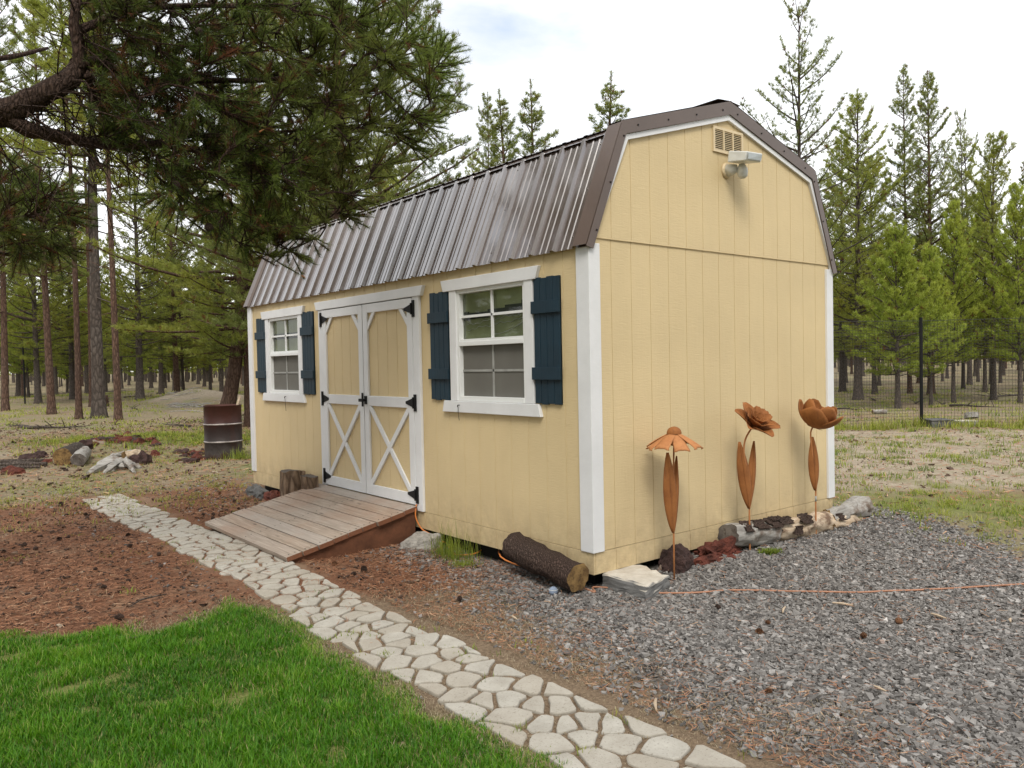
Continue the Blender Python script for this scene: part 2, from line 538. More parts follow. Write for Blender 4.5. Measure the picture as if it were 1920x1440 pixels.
class B:
    """collects shapes into one mesh"""
    def __init__(s):
        s.v = []; s.f = []; s.t = []; s.d = []

    def add(s, vs, fs, tint=0., dead=0.):
        k = len(s.v)
        s.v += [tuple(float(c) for c in p) for p in vs]; s.t += [tint] * len(vs); s.d += [dead] * len(vs)
        s.f += [tuple(i + k for i in f) for f in fs]

    def box(s, x0, x1, y0, y1, z0, z1, tint=0., dead=0.):
        s.add([(x0, y0, z0), (x1, y0, z0), (x1, y1, z0), (x0, y1, z0), (x0, y0, z1), (x1, y0, z1), (x1, y1, z1), (x0, y1, z1)],
              [(3, 2, 1, 0), (4, 5, 6, 7), (0, 1, 5, 4), (1, 2, 6, 5), (2, 3, 7, 6), (3, 0, 4, 7)], tint, dead)

    def prism(s, poly, f, a, b, tint=0.):
        """poly 2D, f(p,q,t)->xyz, extruded from t=a to t=b"""
        n = len(poly)
        s.add([f(p, q, a) for p, q in poly] + [f(p, q, b) for p, q in poly],
              [tuple(range(n))[::-1], tuple(range(n, 2 * n))] + [(i, (i + 1) % n, n + (i + 1) % n, n + i) for i in range(n)], tint)

    def tube(s, pts, rad, n=8, cap=True, tint=0., wob=0., dead=0.):
        pts = [np.array(p, float) for p in pts]
        if np.isscalar(rad): rad = [rad] * len(pts)
        k0 = None; vs = []; fs = []
        up = None
        for i, p in enumerate(pts):
            t = pts[min(i + 1, len(pts) - 1)] - pts[max(i - 1, 0)]
            t = t / (np.linalg.norm(t) + 1e-9)
            if up is None:
                up = np.array([0, 0, 1.]) if abs(t[2]) < .9 else np.array([1., 0, 0])
            a = up - t * (up @ t); a /= np.linalg.norm(a); up = a
            b = np.cross(t, a)
            for j in range(n):
                th = 2 * pi * j / n
                r = rad[i] * (1 + (wob * mnoise.noise(Vector((p * 9 + 3 * a * cos(th) + 3 * b * sin(th)).tolist())) if wob else 0))
                vs.append(p + (a * cos(th) + b * sin(th)) * r)
        m = len(pts)
        for i in range(m - 1):
            for j in range(n):
                fs.append((i * n + j, i * n + (j + 1) % n, (i + 1) * n + (j + 1) % n, (i + 1) * n + j))
        if cap:
            fs.append(tuple(range(n))[::-1]); fs.append(tuple((m - 1) * n + j for j in range(n)))
        s.add(vs, fs, tint, dead)

    def lathe(s, prof, n=32, axis='z', origin=(0, 0, 0)):
        """prof list of (r, h)"""
        vs = []; fs = []
        for r, h in prof:
            for j in range(n):
                th = 2 * pi * j / n
                vs.append((origin[0] + r * cos(th), origin[1] + r * sin(th), origin[2] + h))
        for i in range(len(prof) - 1):
            for j in range(n):
                fs.append((i * n + j, i * n + (j + 1) % n, (i + 1) * n + (j + 1) % n, (i + 1) * n + j))
        s.add(vs, fs)

    def mesh(s, name, mat, smooth=False):
        me = bpy.data.meshes.new(name)
        me.from_pydata(s.v, [], s.f)
        at = me.attributes.new('tint', 'FLOAT', 'POINT'); at.data.foreach_set('value', s.t)
        at = me.attributes.new('dead', 'FLOAT', 'POINT'); at.data.foreach_set('value', s.d)
        me.materials.append(mat)
        if smooth:
            me.polygons.foreach_set('use_smooth', [True] * len(me.polygons))
        me.update()
        return me

    def obj(s, name, mat, parent=None, smooth=False, bevel=0, loc=None):
        o = link(name, s.mesh(name, mat, smooth), parent, loc)
        if bevel:
            bv = o.modifiers.new('bevel', 'BEVEL'); bv.width = bevel; bv.segments = 2; bv.limit_method = 'ANGLE'; bv.angle_limit = radians(40)
        return o


# ------------------------------------------------------------------ world and sun
SUN_DIR = Vector((-.46, -.56, .86)).normalized()
world = bpy.data.worlds.new('World'); scene.world = world; world.use_nodes = True
wt_, wn, wl = world.node_tree, world.node_tree.nodes, world.node_tree.links
wn.clear()
wo = wn.new('ShaderNodeOutputWorld'); bg = wn.new('ShaderNodeBackground'); bg.inputs[1].default_value = .1
sky = wn.new('ShaderNodeTexSky'); sky.sky_type = 'NISHITA'; sky.sun_disc = False
sky.sun_elevation = math.asin(SUN_DIR.z); sky.sun_rotation = math.atan2(SUN_DIR.x, SUN_DIR.y)
tc = wn.new('ShaderNodeTexCoord'); mp = wn.new('ShaderNodeMapping'); mp.inputs['Scale'].default_value = (1, 1, 2.2)
mp.inputs['Location'].default_value = (.35, .1, .2)
wl.new(tc.outputs['Generated'], mp.inputs[0])
n1 = wn.new('ShaderNodeTexNoise'); n1.inputs['Scale'].default_value = 2.6; n1.inputs['Detail'].default_value = 7; n1.inputs['Roughness'].default_value = .58
n1.inputs['Distortion'].default_value = .4
n2 = wn.new('ShaderNodeTexNoise'); n2.inputs['Scale'].default_value = 1.7; n2.inputs['Detail'].default_value = 5
wl.new(mp.outputs[0], n1.inputs['Vector']); wl.new(mp.outputs[0], n2.inputs['Vector'])
r1 = wn.new('ShaderNodeValToRGB'); r1.color_ramp.elements[0].position = .30; r1.color_ramp.elements[1].position = .46
r1.color_ramp.elements[0].color = (.55, .55, .55, 1)
wl.new(n1.outputs[0], r1.inputs[0])
r2 = wn.new('ShaderNodeValToRGB'); r2.color_ramp.elements[0].position = .32; r2.color_ramp.elements[1].position = .62
r2.color_ramp.elements[0].color = (10.2, 10.6, 11.3, 1); r2.color_ramp.elements[1].color = (17.0, 17.1, 17.2, 1)
wl.new(n2.outputs[0], r2.inputs[0])
mx = wn.new('ShaderNodeMix'); mx.data_type = 'RGBA'
hz = wn.new('ShaderNodeMix'); hz.data_type = 'RGBA'; hz.blend_type = 'MULTIPLY'; hz.inputs[0].default_value = 1
hz.inputs[7].default_value = (2.2, 2.3, 2.3, 1)
wl.new(sky.outputs[0], hz.inputs[6])
wl.new(r1.outputs[0], mx.inputs[0]); wl.new(hz.outputs[2], mx.inputs[6]); wl.new(r2.outputs[0], mx.inputs[7])
wl.new(mx.outputs[2], bg.inputs[0]); wl.new(bg.outputs[0], wo.inputs[0])

sd = bpy.data.lights.new('sun', 'SUN'); sd.energy = 2.6; sd.angle = radians(22); sd.color = (1, .95, .87)
so = link('sun', sd); so.rotation_euler = (-SUN_DIR).to_track_quat('-Z', 'Y').to_euler()
so.location = (0, -6, 20)
scene.view_settings.view_transform = 'Standard'; scene.view_settings.look = 'None'
scene.view_settings.exposure = 0; scene.view_settings.gamma = 1
scene.cycles.max_bounces = 8; scene.cycles.transparent_max_bounces = 16

# ------------------------------------------------------------------ ground
LAWN = [(-9, 2.6), (-5.0, 2.25), (-3.9, 2.05), (-3.22, 1.81), (-2.92, 1.54), (-2.60, 1.50), (-2.55, 1.24), (-2.3, 1.26), (-1.98, 1.46), (-1.84, 1.30), (-1.76, .9), (-1.77, .5), (-1.86, .2), (-1.80, -.15),
        (-1.78, -.5), (-1.88, -.75), (-1.77, -1.05), (-1.80, -1.6), (-1.78, -6), (-9, -6)]


def inside(poly, x, y):
    r = np.zeros(np.shape(x), bool); n = len(poly)
    for i in range(n):
        x0, y0 = poly[i]; x1, y1 = poly[(i + 1) % n]
        c = ((y0 > y) != (y1 > y)) & (x < (x1 - x0) * (y - y0) / (y1 - y0 + 1e-12) + x0)
        r ^= c
    return r


def polydist(poly, x, y):
    d = np.full(np.shape(x), 1e9); n = len(poly)
    for i in range(n):
        x0, y0 = poly[i]; x1, y1 = poly[(i + 1) % n]
        dx, dy = x1 - x0, y1 - y0
        t = np.clip(((x - x0) * dx + (y - y0) * dy) / (dx * dx + dy * dy), 0, 1)
        d = np.minimum(d, np.hypot(x - x0 - t * dx, y - y0 - t * dy))
    return np.where(inside(poly, x, y), d, -d)


def soft(poly, x, y, w):
    return np.clip(.5 + polydist(poly, x, y) / (2 * w), 0, 1)


GRAVEL = [(-.95, -6), (-1.0, -1.9), (-.82, -1.0), (-.70, -.2), (-.48, .6), (-.35, 1.4), (-.28, 2.2), (.2, 2.4), (.6, .1), (3.6, .3), (3.85, -.2), (3.75, -.75), (3.4, -1.2),
          (2.9, -1.55), (2.6, -2.4), (2.6, -6)]
NEEDLE = [(-9, 1.0), (-9, 6.6), (-4, 7.1), (-2.4, 7.3), (-.6, 6.9), (.3, 7.5), (.3, .8), (-.55, .5), (-1.0, .2), (-1.8, .8), (-2, 1.2)]
SAND = [(3.8, 1.6), (5.5, .6), (7.2, -1.2), (14, -2), (17.0, -.5), (11.5, 5.2), (7, 9), (3.6, 9), (3.6, 3)]
SAND2 = [(-6, 12.4), (-2.2, 13.2), (-1.2, 14.4), (-3, 16), (-9, 16)]
GREEN = [(3.3, .4), (4.8, 1.0), (7, -.6), (9, -3), (8, -6), (3.1, -6), (2.9, -2.6), (3.4, -1.5), (3.9, -.9), (3.75, -.3)]
GREEN2 = [(-1.2, 15.5), (.2, 13.6), (2.6, 12.2), (4.2, 13.6), (3.2, 15.6), (1.2, 17), (-.6, 17.6)]
DIRT = [(-1.15, 1.0), (-.62, .7), (-.62, -.4), (-.8, -1.2), (-.5, -2), (-.9, -6), (-2.0, -6), (-2.0, 1.2), (-1.3, 1.4)]


def zones(x, y):
    nd = soft(NEEDLE, x, y, .45); gv = soft(GRAVEL, x, y, .28)
    gr = np.maximum.reduce([soft(LAWN, x, y, .10), .60 * soft(GREEN, x, y, .8), .62 * soft(GREEN2, x, y, .8)])
    sa = np.maximum(soft(SAND, x, y, .9), soft(SAND2, x, y, .7)); dr = .9 * soft(DIRT, x, y, .25)
    mound = np.exp(-(((x - 8.6) / 2.4) ** 2 + ((y - 35.4) / 1.9) ** 2))
    sa = np.maximum(sa, np.clip(mound * 1.4, 0, 1))
    return nd, gv, gr, sa, dr


def axis(lo, hi, step, far):
    a = list(np.arange(lo, hi, step)); s = step; p = hi
    while p < far:
        a.append(p); s *= 1.13; p += s
    s = step; p = lo
    while p > -far:
        s *= 1.13; p -= s; a.insert(0, p)
    return np.array(a)


def make_ground():
    xs = axis(-5, 5.5, .07, 1500); ys = axis(-4.2, 9, .07, 1500)
    X, Y = np.meshgrid(xs, ys); x = X.ravel(); y = Y.ravel()
    z = H(x, y)
    near = (np.hypot(x - 1, y - 3) < 14)
    z = z + np.where(near, rng.normal(0, .003, len(x)), 0)
    nx = len(xs); ny = len(ys)
    i, j = np.meshgrid(np.arange(nx - 1), np.arange(ny - 1)); k = (j * nx + i).ravel()
    F = np.stack([k, k + 1, k + nx + 1, k + nx], 1)
    nd, gv, gr, sa, dr = zones(x, y)
    one = np.ones_like(x)
    me = mesh_np('ground', np.stack([x, y, z], 1), [F], MAT['ground'],
                 {'zone': np.stack([nd, gv, gr, one], 1), 'zone_b': np.stack([sa, dr, 0 * x, one], 1)}, True)
    tag(link('ground', me), 'needle strewn, gravelled and sandy ground running under the pines', kind='structure')


make_ground()

# ------------------------------------------------------------------ path of cast stones


def clip_poly(poly, px, py, nx, ny):
    out = []
    for i in range(len(poly)):
        a = poly[i]; b = poly[(i + 1) % len(poly)]
        da = (a[0] - px) * nx + (a[1] - py) * ny; db = (b[0] - px) * nx + (b[1] - py) * ny
        if da <= 0: out.append(a)
        if da * db < 0:
            t = da / (da - db); out.append((a[0] + t * (b[0] - a[0]), a[1] + t * (b[1] - a[1])))
    return out


def make_path():
    R = random.Random(3)
    X0, X1, Y0, Y1 = -1.785, -1.25, -2.6, 6.7
    pts = []
    y = Y0 - .1; row = 0
    while y < Y1 + .1:
        k = 3 if row % 3 else 4
        for i in range(k):
            xx = X0 + (X1 - X0) * (i + .5) / k + R.uniform(-.035, .035) + (.05 if row % 2 else -.05)
            pts.append((xx, y + R.uniform(-.062, .062) + .25 * (xx + 1.5)))
        y += .150; row += 1
    b = B()
    for i, (px, py) in enumerate(pts):
        e0 = R.uniform(-.04, .02); e1 = R.uniform(-.04, .015)
        poly = [(X0 - e0, py - .3), (X1 + e1, py - .3), (X1 + e1, py + .3), (X0 - e0, py + .3)]
        for j, (qx, qy) in enumerate(pts):
            if i == j or abs(qx - px) > .7 or abs(qy - py) > .7: continue
            dx, dy = qx - px, qy - py; L = math.hypot(dx, dy)
            g = .0105
            poly = clip_poly(poly, px + dx / 2 - dx / L * g, py + dy / 2 - dy / L * g, dx / L, dy / L)
            if len(poly) < 3: break
        if len(poly) < 3: continue
        A = abs(sum(poly[k][0] * poly[(k + 1) % len(poly)][1] - poly[(k + 1) % len(poly)][0] * poly[k][1] for k in range(len(poly)))) / 2
        if A < .004: continue
        k1 = .86
        for _ in range(1):                        # round the corners, then roughen
            q = []
            for k in range(len(poly)):
                a = poly[k]; c = poly[(k + 1) % len(poly)]
                q += [(a[0] * k1 + c[0] * (1 - k1), a[1] * k1 + c[1] * (1 - k1)), (a[0] * (a_ := .5) + c[0] * .5, a[1] * .5 + c[1] * .5), (a[0] * (1 - k1) + c[0] * k1, a[1] * (1 - k1) + c[1] * k1)]
            poly = [(p[0] + .035 * float(sst(0, 1.6, p[1])) - .085 * float(sst(3.5, 6.0, p[1])), p[1]) for p in q]
        mx_ = sum(p[0] for p in poly) / len(poly); my_ = sum(p[1] for p in poly) / len(poly)
        poly = [(p[0] + .013 * mnoise.noise(Vector((p[0] * 11, p[1] * 11, 3))) + .005 * mnoise.noise(Vector((p[0] * 40, p[1] * 40, i))), p[1] + .013 * mnoise.noise(Vector((p[0] * 11, p[1] * 11, 8))) + .005 * mnoise.noise(Vector((p[0] * 40, p[1] * 40, i + 9)))) for p in poly]
        z = float(H(mx_, my_)) + R.uniform(-.003, .004)
        tx, ty = R.uniform(-.02, .02), R.uniform(-.02, .02)
        n = len(poly); vs = []
        for s_, h in ((1.01, -.03), (1.0, .006), (.975, .011), (.92, .0135)):
            vs += [(mx_ + (p[0] - mx_) * s_, my_ + (p[1] - my_) * s_, z + h + tx * (p[0] - mx_) + ty * (p[1] - my_)) for p in poly]
        fs = [(r * n + k, r * n + (k + 1) % n, (r + 1) * n + (k + 1) % n, (r + 1) * n + k) for r in range(3) for k in range(n)]
        fs.append(tuple(3 * n + k for k in range(n)))
        b.add(vs, fs, R.random())
    o = b.obj('path', MAT['path'])
    tag(o, 'pale garden path of irregular cast stones beside the ramp', kind='structure')


make_path()

# ------------------------------------------------------------------ the shed
W, L = 3.11, 6.09
G0X, G0Y, GS = .417, .254, .2032
shed = empty('garden_shed', (0, 0, 0), 'pale yellow barn shed with brown metal gambrel roof and navy shutters', 'shed')

EAVE, KNEE, APEX = (-.036, 2.070), (.326, 2.938), (W / 2, 3.306)


def gable_top(x):
    xx = x if x <= W / 2 else W - x
    k = (.335, 2.885); a = (W / 2, 3.235); e = (0.0, 2.10)
    if xx < k[0]: return e[1] + (xx - e[0]) / (k[0] - e[0]) * (k[1] - e[1])
    return k[1] + (xx - k[0]) / (a[0] - k[0]) * (a[1] - k[1])


def siding_panel(b, a0, a1, z0, top, grooves, f, holes=(), extra=()):
    """panel over a in [a0,a1]; f(a, depth, z) -> xyz, depth inward"""
    cuts = {a0, a1, *extra}
    for g in grooves:
        if a0 + .01 < g < a1 - .01: cuts |= {g - .0027, g + .0027}
    for h in holes: cuts |= {h[0], h[1]}
    cuts = sorted(cuts)
    dep = lambda m: .0032 if any(abs(m - g) < .0027 for g in grooves) else 0
    last = None
    for p, q in zip(cuts[:-1], cuts[1:]):
        if q - p < 1e-5: continue
        m = (p + q) / 2; d = dep(m)
        spans = [(z0, None)]
        for h in holes:
            if h[0] <= m <= h[1]: spans = [(z0, h[2]), (h[3], None)]
        for s0, s1 in spans:
            t0 = top(p) if s1 is None else s1; t1 = top(q) if s1 is None else s1
            b.add([f(p, d, s0), f(q, d, s0), f(q, d, t1), f(p, d, t0)], [(0, 1, 2, 3)])
        if last is not None and last != d:
            for s0, s1 in spans:
                t0 = top(p) if s1 is None else s1
                b.add([f(p, last, s0), f(p, d, s0), f(p, d, t0), f(p, last, t0)], [(0, 1, 2, 3)])
        last = d


fF = lambda a, d, z: (d, a, z)
fG = lambda a, d, z: (a, d, z)
fB = lambda a, d, z: (W - d, a, z)
fE = lambda a, d, z: (a, L - d, z)
gy = [G0Y + GS * i - .2032 * 1 for i in range(40)]
gx_ = [G0X + GS * i - GS * 2 for i in range(30)]
ZT = 2.14
WIN_R = (.66, 1.525, 1.02, 1.90)
WIN_L = (4.61, 5.445, 1.02, 1.885)
b = B(); siding_panel(b, 0, L, 0, lambda a: ZT - .005, gy, fF, [WIN_R, WIN_L]); b.obj('front_wall', MAT['siding'], shed)
b = B(); siding_panel(b, 0, L, -.15, lambda a: ZT - .005, gy, fB); b.obj('rear_wall', MAT['siding'], shed)
b = B(); siding_panel(b, 0, W, 0, lambda a: ZT + .02, gx_, fG); b.obj('gable_wall', MAT['siding'], shed)
fGu = lambda a, d, z: (a, d - .009, z)
b = B(); siding_panel(b, 0.0, W, ZT, lambda a: max(ZT + .001, gable_top(a)), gx_, fGu, extra=(.335, W / 2, W - .335))
b.box(.01, W - .01, -.0092, .012, ZT - .004, ZT + .004)
b.obj('gable_panel', MAT['siding'], shed)
b = B(); siding_panel(b, 0.0, W, -.15, lambda a: max(ZT, gable_top(a)), gx_, fE, extra=(.335, W / 2, W - .335)); b.obj('far_gable_wall', MAT['siding'], shed)
# skirting course under the seam
fFs = lambda a, d, z: (d - .006, a, z); fGs = lambda a, d, z: (a, d - .006, z)
b = B(); siding_panel(b, -.006, L, -.15, lambda a: -.004, gy, fFs); siding_panel(b, -.006, W, -.15, lambda a: -.004, gx_, fGs)
b.add([(-.006, -.006, -.004), (-.006, L, -.004), (.01, L, -.004), (.01, -.006, -.004)], [(0, 1, 2, 3)])
b.add([(-.006, -.006, -.004), (W, -.006, -.004), (W, .01, -.004), (-.006, .01, -.004)], [(0, 3, 2, 1)])
b.obj('skirting', MAT['siding'], shed)
# dark floor skids under the walls
b = B()
for x in (.15, 1.2, 1.9, 2.9): b.box(x - .05, x + .05, .1, L - .1, -.32, -.152)
b.box(.02, W - .02, .02, L - .02, -.15, -.12)
b.obj('floor_skid', MAT['dark'], shed)

# corner trims
for (xa, ya, sxn, syn) in ((0, 0, 1, 1), (0, L, 1, -1), (W, 0, -1, 1), (W, L, -1, -1)):
    b = B(); t = .02; w1 = .105; w2 = .088
    X = lambda k: xa + sxn * k; Y = lambda k: ya + syn * k
    poly = [(X(-t), Y(-t)), (X(w2), Y(-t)), (X(w2), Y(.004)), (X(.004), Y(.004)), (X(.004), Y(w1)), (X(-t), Y(w1))]
    b.prism(poly, lambda p, q, z: (p, q, z), 0.0, 2.098)
    b.obj('corner_trim', MAT['white'], shed, bevel=.003)

# roof panels
YR0, YR1 = -.028, L + .03


def ribbed(b, p0, p1, nrm, y0, y1, rh=.026):
    prof = []
    y = y0; per = .2286
    prof.append((y0, 0.0))
    yc = y0 + .115
    while yc < y1 - .03:
        prof += [(yc - .026, 0), (yc - .014, rh), (yc + .014, rh), (yc + .028, 0)]
        for o in (.083, .147):
            if yc + o + .012 < y1: prof += [(yc + o - .012, 0), (yc + o - .005, .005), (yc + o + .005, .005), (yc + o + .012, 0)]
        yc += per
    prof.append((y1, 0.0))
    n = len(prof); N = 6
    vs = []
    for k in range(N + 1):
        t = k / N
        for yy, h in prof:
            vs.append((p0[0] + (p1[0] - p0[0]) * t + nrm[0] * h, yy, p0[1] + (p1[1] - p0[1]) * t + nrm[1] * h))
    fs = [(k * n + i, k * n + i + 1, (k + 1) * n + i + 1, (k + 1) * n + i) for k in range(N) for i in range(n - 1)]
    b.add(vs, fs)


def nrm2(p0, p1, sgn):
    d = np.array([p1[0] - p0[0], p1[1] - p0[1]]); d /= np.linalg.norm(d)
    n = np.array([-d[1], d[0]])
    return n if n[1] > 0 else -n


mir = lambda p: (W - p[0], p[1])
b = B()
KO = (KNEE[0] - .020, KNEE[1] - .006)
for m_ in (lambda p: p, mir):
    e, k, ko, a = m_(EAVE), m_((KNEE[0] - .015, KNEE[1] - .038)), m_(KO), m_(APEX)
    ribbed(b, k, e, nrm2(k, e, 1), YR0, YR1); ribbed(b, a, ko, nrm2(a, ko, 1), YR0, YR1, .007)
roof = b.obj('roof', MAT['roof'], shed)
so_ = roof.modifiers.new('thick', 'SOLIDIFY'); so_.thickness = .003; so_.offset = -1
# ridge cap and knee flashing
b = B()
for m_ in (lambda p: p, mir):
    a = (APEX[0], APEX[1] + .026); q = m_((APEX[0] - .15, APEX[1] - .004 + .018))
    b.add([(a[0], YR0 - .01, a[1]), (a[0], YR1, a[1]), (q[0], YR1, q[1]), (q[0], YR0 - .01, q[1])], [(0, 1, 2, 3)])
b.obj('ridge_cap', MAT['trim_brown'], roof)
b = B()
for m_ in (lambda p: p, mir):
    k1 = m_((KNEE[0] - .006, KNEE[1] - .01)); k2 = m_((KNEE[0] - .040, KNEE[1] - .045))
    b.add([(k1[0], YR0, k1[1]), (k1[0], YR1, k1[1]), (k2[0], YR1, k2[1]), (k2[0], YR0, k2[1])], [(0, 1, 2, 3)])
b.obj('knee_flashing', MAT['roof'], roof)


def rake(poly_in, poly_out, ya, yb, b):
    n = len(poly_in)
    for i in range(n - 1):
        q = [poly_out[i], poly_out[i + 1], poly_in[i + 1], poly_in[i]]
        b.prism(q, lambda p, z, y: (p, y, z), ya, yb)


for yy, s in ((0, -1), (L, 1)):
    o1 = [(-.058, 2.072), (KNEE[0] - .018, KNEE[1] + .021), (APEX[0], APEX[1] + .022), mir((KNEE[0] - .018, KNEE[1] + .021)), mir((-.058, 2.072))]
    i1 = [(.006, 2.055), (.350, 2.876), (APEX[0], 3.200 + .024), mir((.350, 2.876)), mir((.006, 2.055))]
    b = B(); rake(i1, o1, yy + s * .034, yy + s * .042, b)
    # flange over the roof surface, lying proud of the ribs
    for m_ in (lambda p: p, mir):
        for p0, p1 in ((m_(EAVE), m_((KNEE[0], KNEE[1]))), (m_((KNEE[0], KNEE[1])), m_(APEX))):
            n = nrm2(p0, p1, 1) * .029
            b.add([(p0[0] + n[0], yy + s * .042, p0[1] + n[1]), (p1[0] + n[0], yy + s * .042, p1[1] + n[1]), (p1[0] + n[0], yy - s * .09, p1[1] + n[1]), (p0[0] + n[0], yy - s * .09, p0[1] + n[1]),
                   (p1[0] + n[0] * .1, yy - s * .105, p1[1] + n[1] * .1), (p0[0] + n[0] * .1, yy - s * .105, p0[1] + n[1] * .1),
                   ], [(0, 1, 2, 3), (3, 2, 4, 5)])
    b.obj('rake_trim', MAT['trim_brown'], roof)
    b = B(); b.tube([(0, yy + s * .042, 0), (0, yy + s * .047, 0)], .007, 6); scr = b.mesh('screw', MAT['black'])
    for m_ in (lambda p: p, mir):
        for (p0, p1, k) in ((i1[0], i1[1], 3), (i1[1], i1[2], 4)):
            for t in np.linspace(.1, .92, k):
                p = m_((p0[0] + (p1[0] - p0[0]) * t, p0[1] + (p1[1] - p0[1]) * t + .045))
                link('screw', scr, roof, (p[0], 0, p[1]))
    o2 = [(.005, 2.06), (.35, 2.872), (APEX[0], 3.225), mir((.35, 2.872)), mir((.005, 2.06))]
    i2 = [(.034, 2.13), (.378, 2.842), (APEX[0], 3.182), mir((.378, 2.842)), mir((.034, 2.13))]
    b = B(); rake(i2, o2, yy + s * .006, yy + s * .030, b)
    b.obj('rake_board', MAT['white'], shed)
# screws on the lower slopes
n = nrm2(KNEE, EAVE, 1)
b = B(); b.tube([(0, 0, 0), (n[0] * .006, 0, n[1] * .006)], .006, 6); screw = b.mesh('screw', MAT['roof'])
yc = YR0 + .115 + .06
while yc < L:
    for t in (.12, .5, .9):
        link('screw', screw, roof, (KNEE[0] + (EAVE[0] - KNEE[0]) * t, yc, KNEE[1] + (EAVE[1] - KNEE[1]) * t))
    yc += .4572


def trap(b, ya, yb, yc, yd, z0, z1, x0, x1):
    """board with slanted ends: bottom ya..yb, top yc..yd"""
    b.prism([(ya, z0), (yb, z0), (yd, z1), (yc, z1)], lambda p, q, t: (t, p, q), x0, x1)


def bar(b, p, q, w, x0, x1):
    """straight bar between two (y,z) points"""
    p = np.array(p); q = np.array(q); d = q - p; d /= np.linalg.norm(d); n = np.array([-d[1], d[0]]) * w / 2
    b.prism([tuple(p - n), tuple(q - n), tuple(q + n), tuple(p + n)], lambda a, c, t: (t, a, c), x0, x1)


def make_window(y0, y1, z0, z1, t0, t1, t2, t3, s0, s1, s2, s3, hook):
    w = link('window', None, shed)
    # casing: sides, head, sill boards
    cw = .098
    for ya, yb in ((y0 - cw, y0 - .004), (y1 + .004, y1 + cw)):
        b = B(); b.box(-.024, 0, ya, yb, z0 - .02, z1 + .02); b.obj('casing', MAT['white'], w, bevel=.003)
    b = B(); trap(b, t0, t1, t2, t3, z1 + .005, z1 + .098, -.032, 0); b.obj('head_board', MAT['white'], w, bevel=.003)
    b = B(); trap(b, s0, s1, s2, s3, .905, z0 - .022, -.032, 0); b.obj('sill_board', MAT['white'], w, bevel=.003)
    # vinyl frame
    b = B(); f = .026; xa, xb = -.012, .06
    b.box(xa, xb, y0 - .004, y0 + f, z0 - .02, z1 + .005); b.box(xa, xb, y1 - f, y1 + .004, z0 - .02, z1 + .005)
    b.box(xa, xb, y0 + f, y1 - f, z1 - f, z1 + .005); b.box(xa - .006, xb, y0 + f, y1 - f, z0 - .02, z0 + .018)
    zm = (z0 + z1) / 2 + .012
    b.box(xa - .004, xb, y0 + f, y1 - f, zm - .025, zm + .010)
    b.box(xa + .004, xb, y0 + f, y1 - f, zm + .010, zm + .030)
    b.obj('frame', MAT['vinyl'], w, bevel=.002)
    ym = (y0 + y1) / 2
    b = B(); zc = (zm + z1) / 2
    b.box(.012, .028, ym - .010, ym + .010, zm + .03, z1 - f); b.box(.012, .027, y0 + f, y1 - f, zc - .010, zc + .010)
    b.obj('muntin', MAT['vinyl'], w)
    b = B(); zc = (zm + z0) / 2
    b.box(.018, .024, ym - .010, ym + .010, z0 + .018, zm - .025); b.box(.018, .023, y0 + f, y1 - f, zc - .009, zc + .009)
    b.obj('muntin', MAT['grey_vinyl'], w)
    b = B(); b.add([(.032, y0 + f, zm + .03), (.032, y0 + f, z1 - f), (.032, y1 - f, z1 - f), (.032, y1 - f, zm + .03)], [(0, 1, 2, 3)]); b.obj('pane', MAT['glass'], w)
    b = B(); b.box(.0245, .028, y0 + f, y1 - f, z0 + .018, zm - .025); b.obj('insect_screen', MAT['screen'], w)
    # reflections built as panels behind the upper pane: olive for trees, dark for house roof
    b = B(); b.box(.056, .07, y0 - .15, y1 + .15, z0 - .1, z1 + .08); b.obj('olive_reflection', MAT['reflection_olive'], w)
    b = B()
    zs = z1 - .225
    if hook:
        b.box(.040, .050, y0 - .1, y0 + .10, zs, zs + .10); b.box(.040, .050, y0 + .10, y0 + .30, zs, zs + .075); b.box(.040, .050, y0 + .30, y0 + .52, zs, zs + .055)
        b.box(.040, .050, y0 + .52, y0 + .78, zs - .01, zs + .04); b.box(.040, .050, y0 + .78, y1 + .1, zs - .02, zs + .05)
    else:
        b.box(.040, .050, y0 - .1, y1 + .1, zs - .02, zs + .045)
    b.obj('dark_reflection', MAT['dark_reflection'], w)
    if hook:
        b = B()
        for k, (zz, am) in enumerate(((zs - .06, .012), (zs - .10, .012))):
            pts = [(.050, y, zz + .07 * (1 - (y - y0) / (y1 - y0)) + am * sin(y * 21 + k * 2) * sin(y * 47)) for y in np.linspace(y0, y1 - .06, 34)]
            b.tube(pts, .0028, 5)
        b.tube([(.050, y, zm + .06 + .12 * max(0, 1 - (y - y0) / .42) ** 1.6) for y in np.linspace(y0, y0 + .45, 14)], .003, 5)
        b.obj('cable', MAT['plastic'], w)
    # little hook and wire hanging from the sill board
    b = B(); yh = y0 + (.83 if hook else .34)
    b.tube([(-.032, yh, .965), (-.05, yh, .965), (-.052, yh, .95)], .004, 6)
    b.tube([(-.048, yh, .963), (-.042, yh + .004, .90), (-.036, yh + .002, .84 if hook else .80)], .0022, 5)
    b.obj('hook', MAT['black'], w)
    return w


make_window(*WIN_R, .521, 1.700, .483, 1.731, .486, 1.740, .512, 1.713, True)
make_window(*WIN_L, 4.475, 5.618, 4.436, 5.65, 4.461, 5.664, 4.499, 5.629, False)


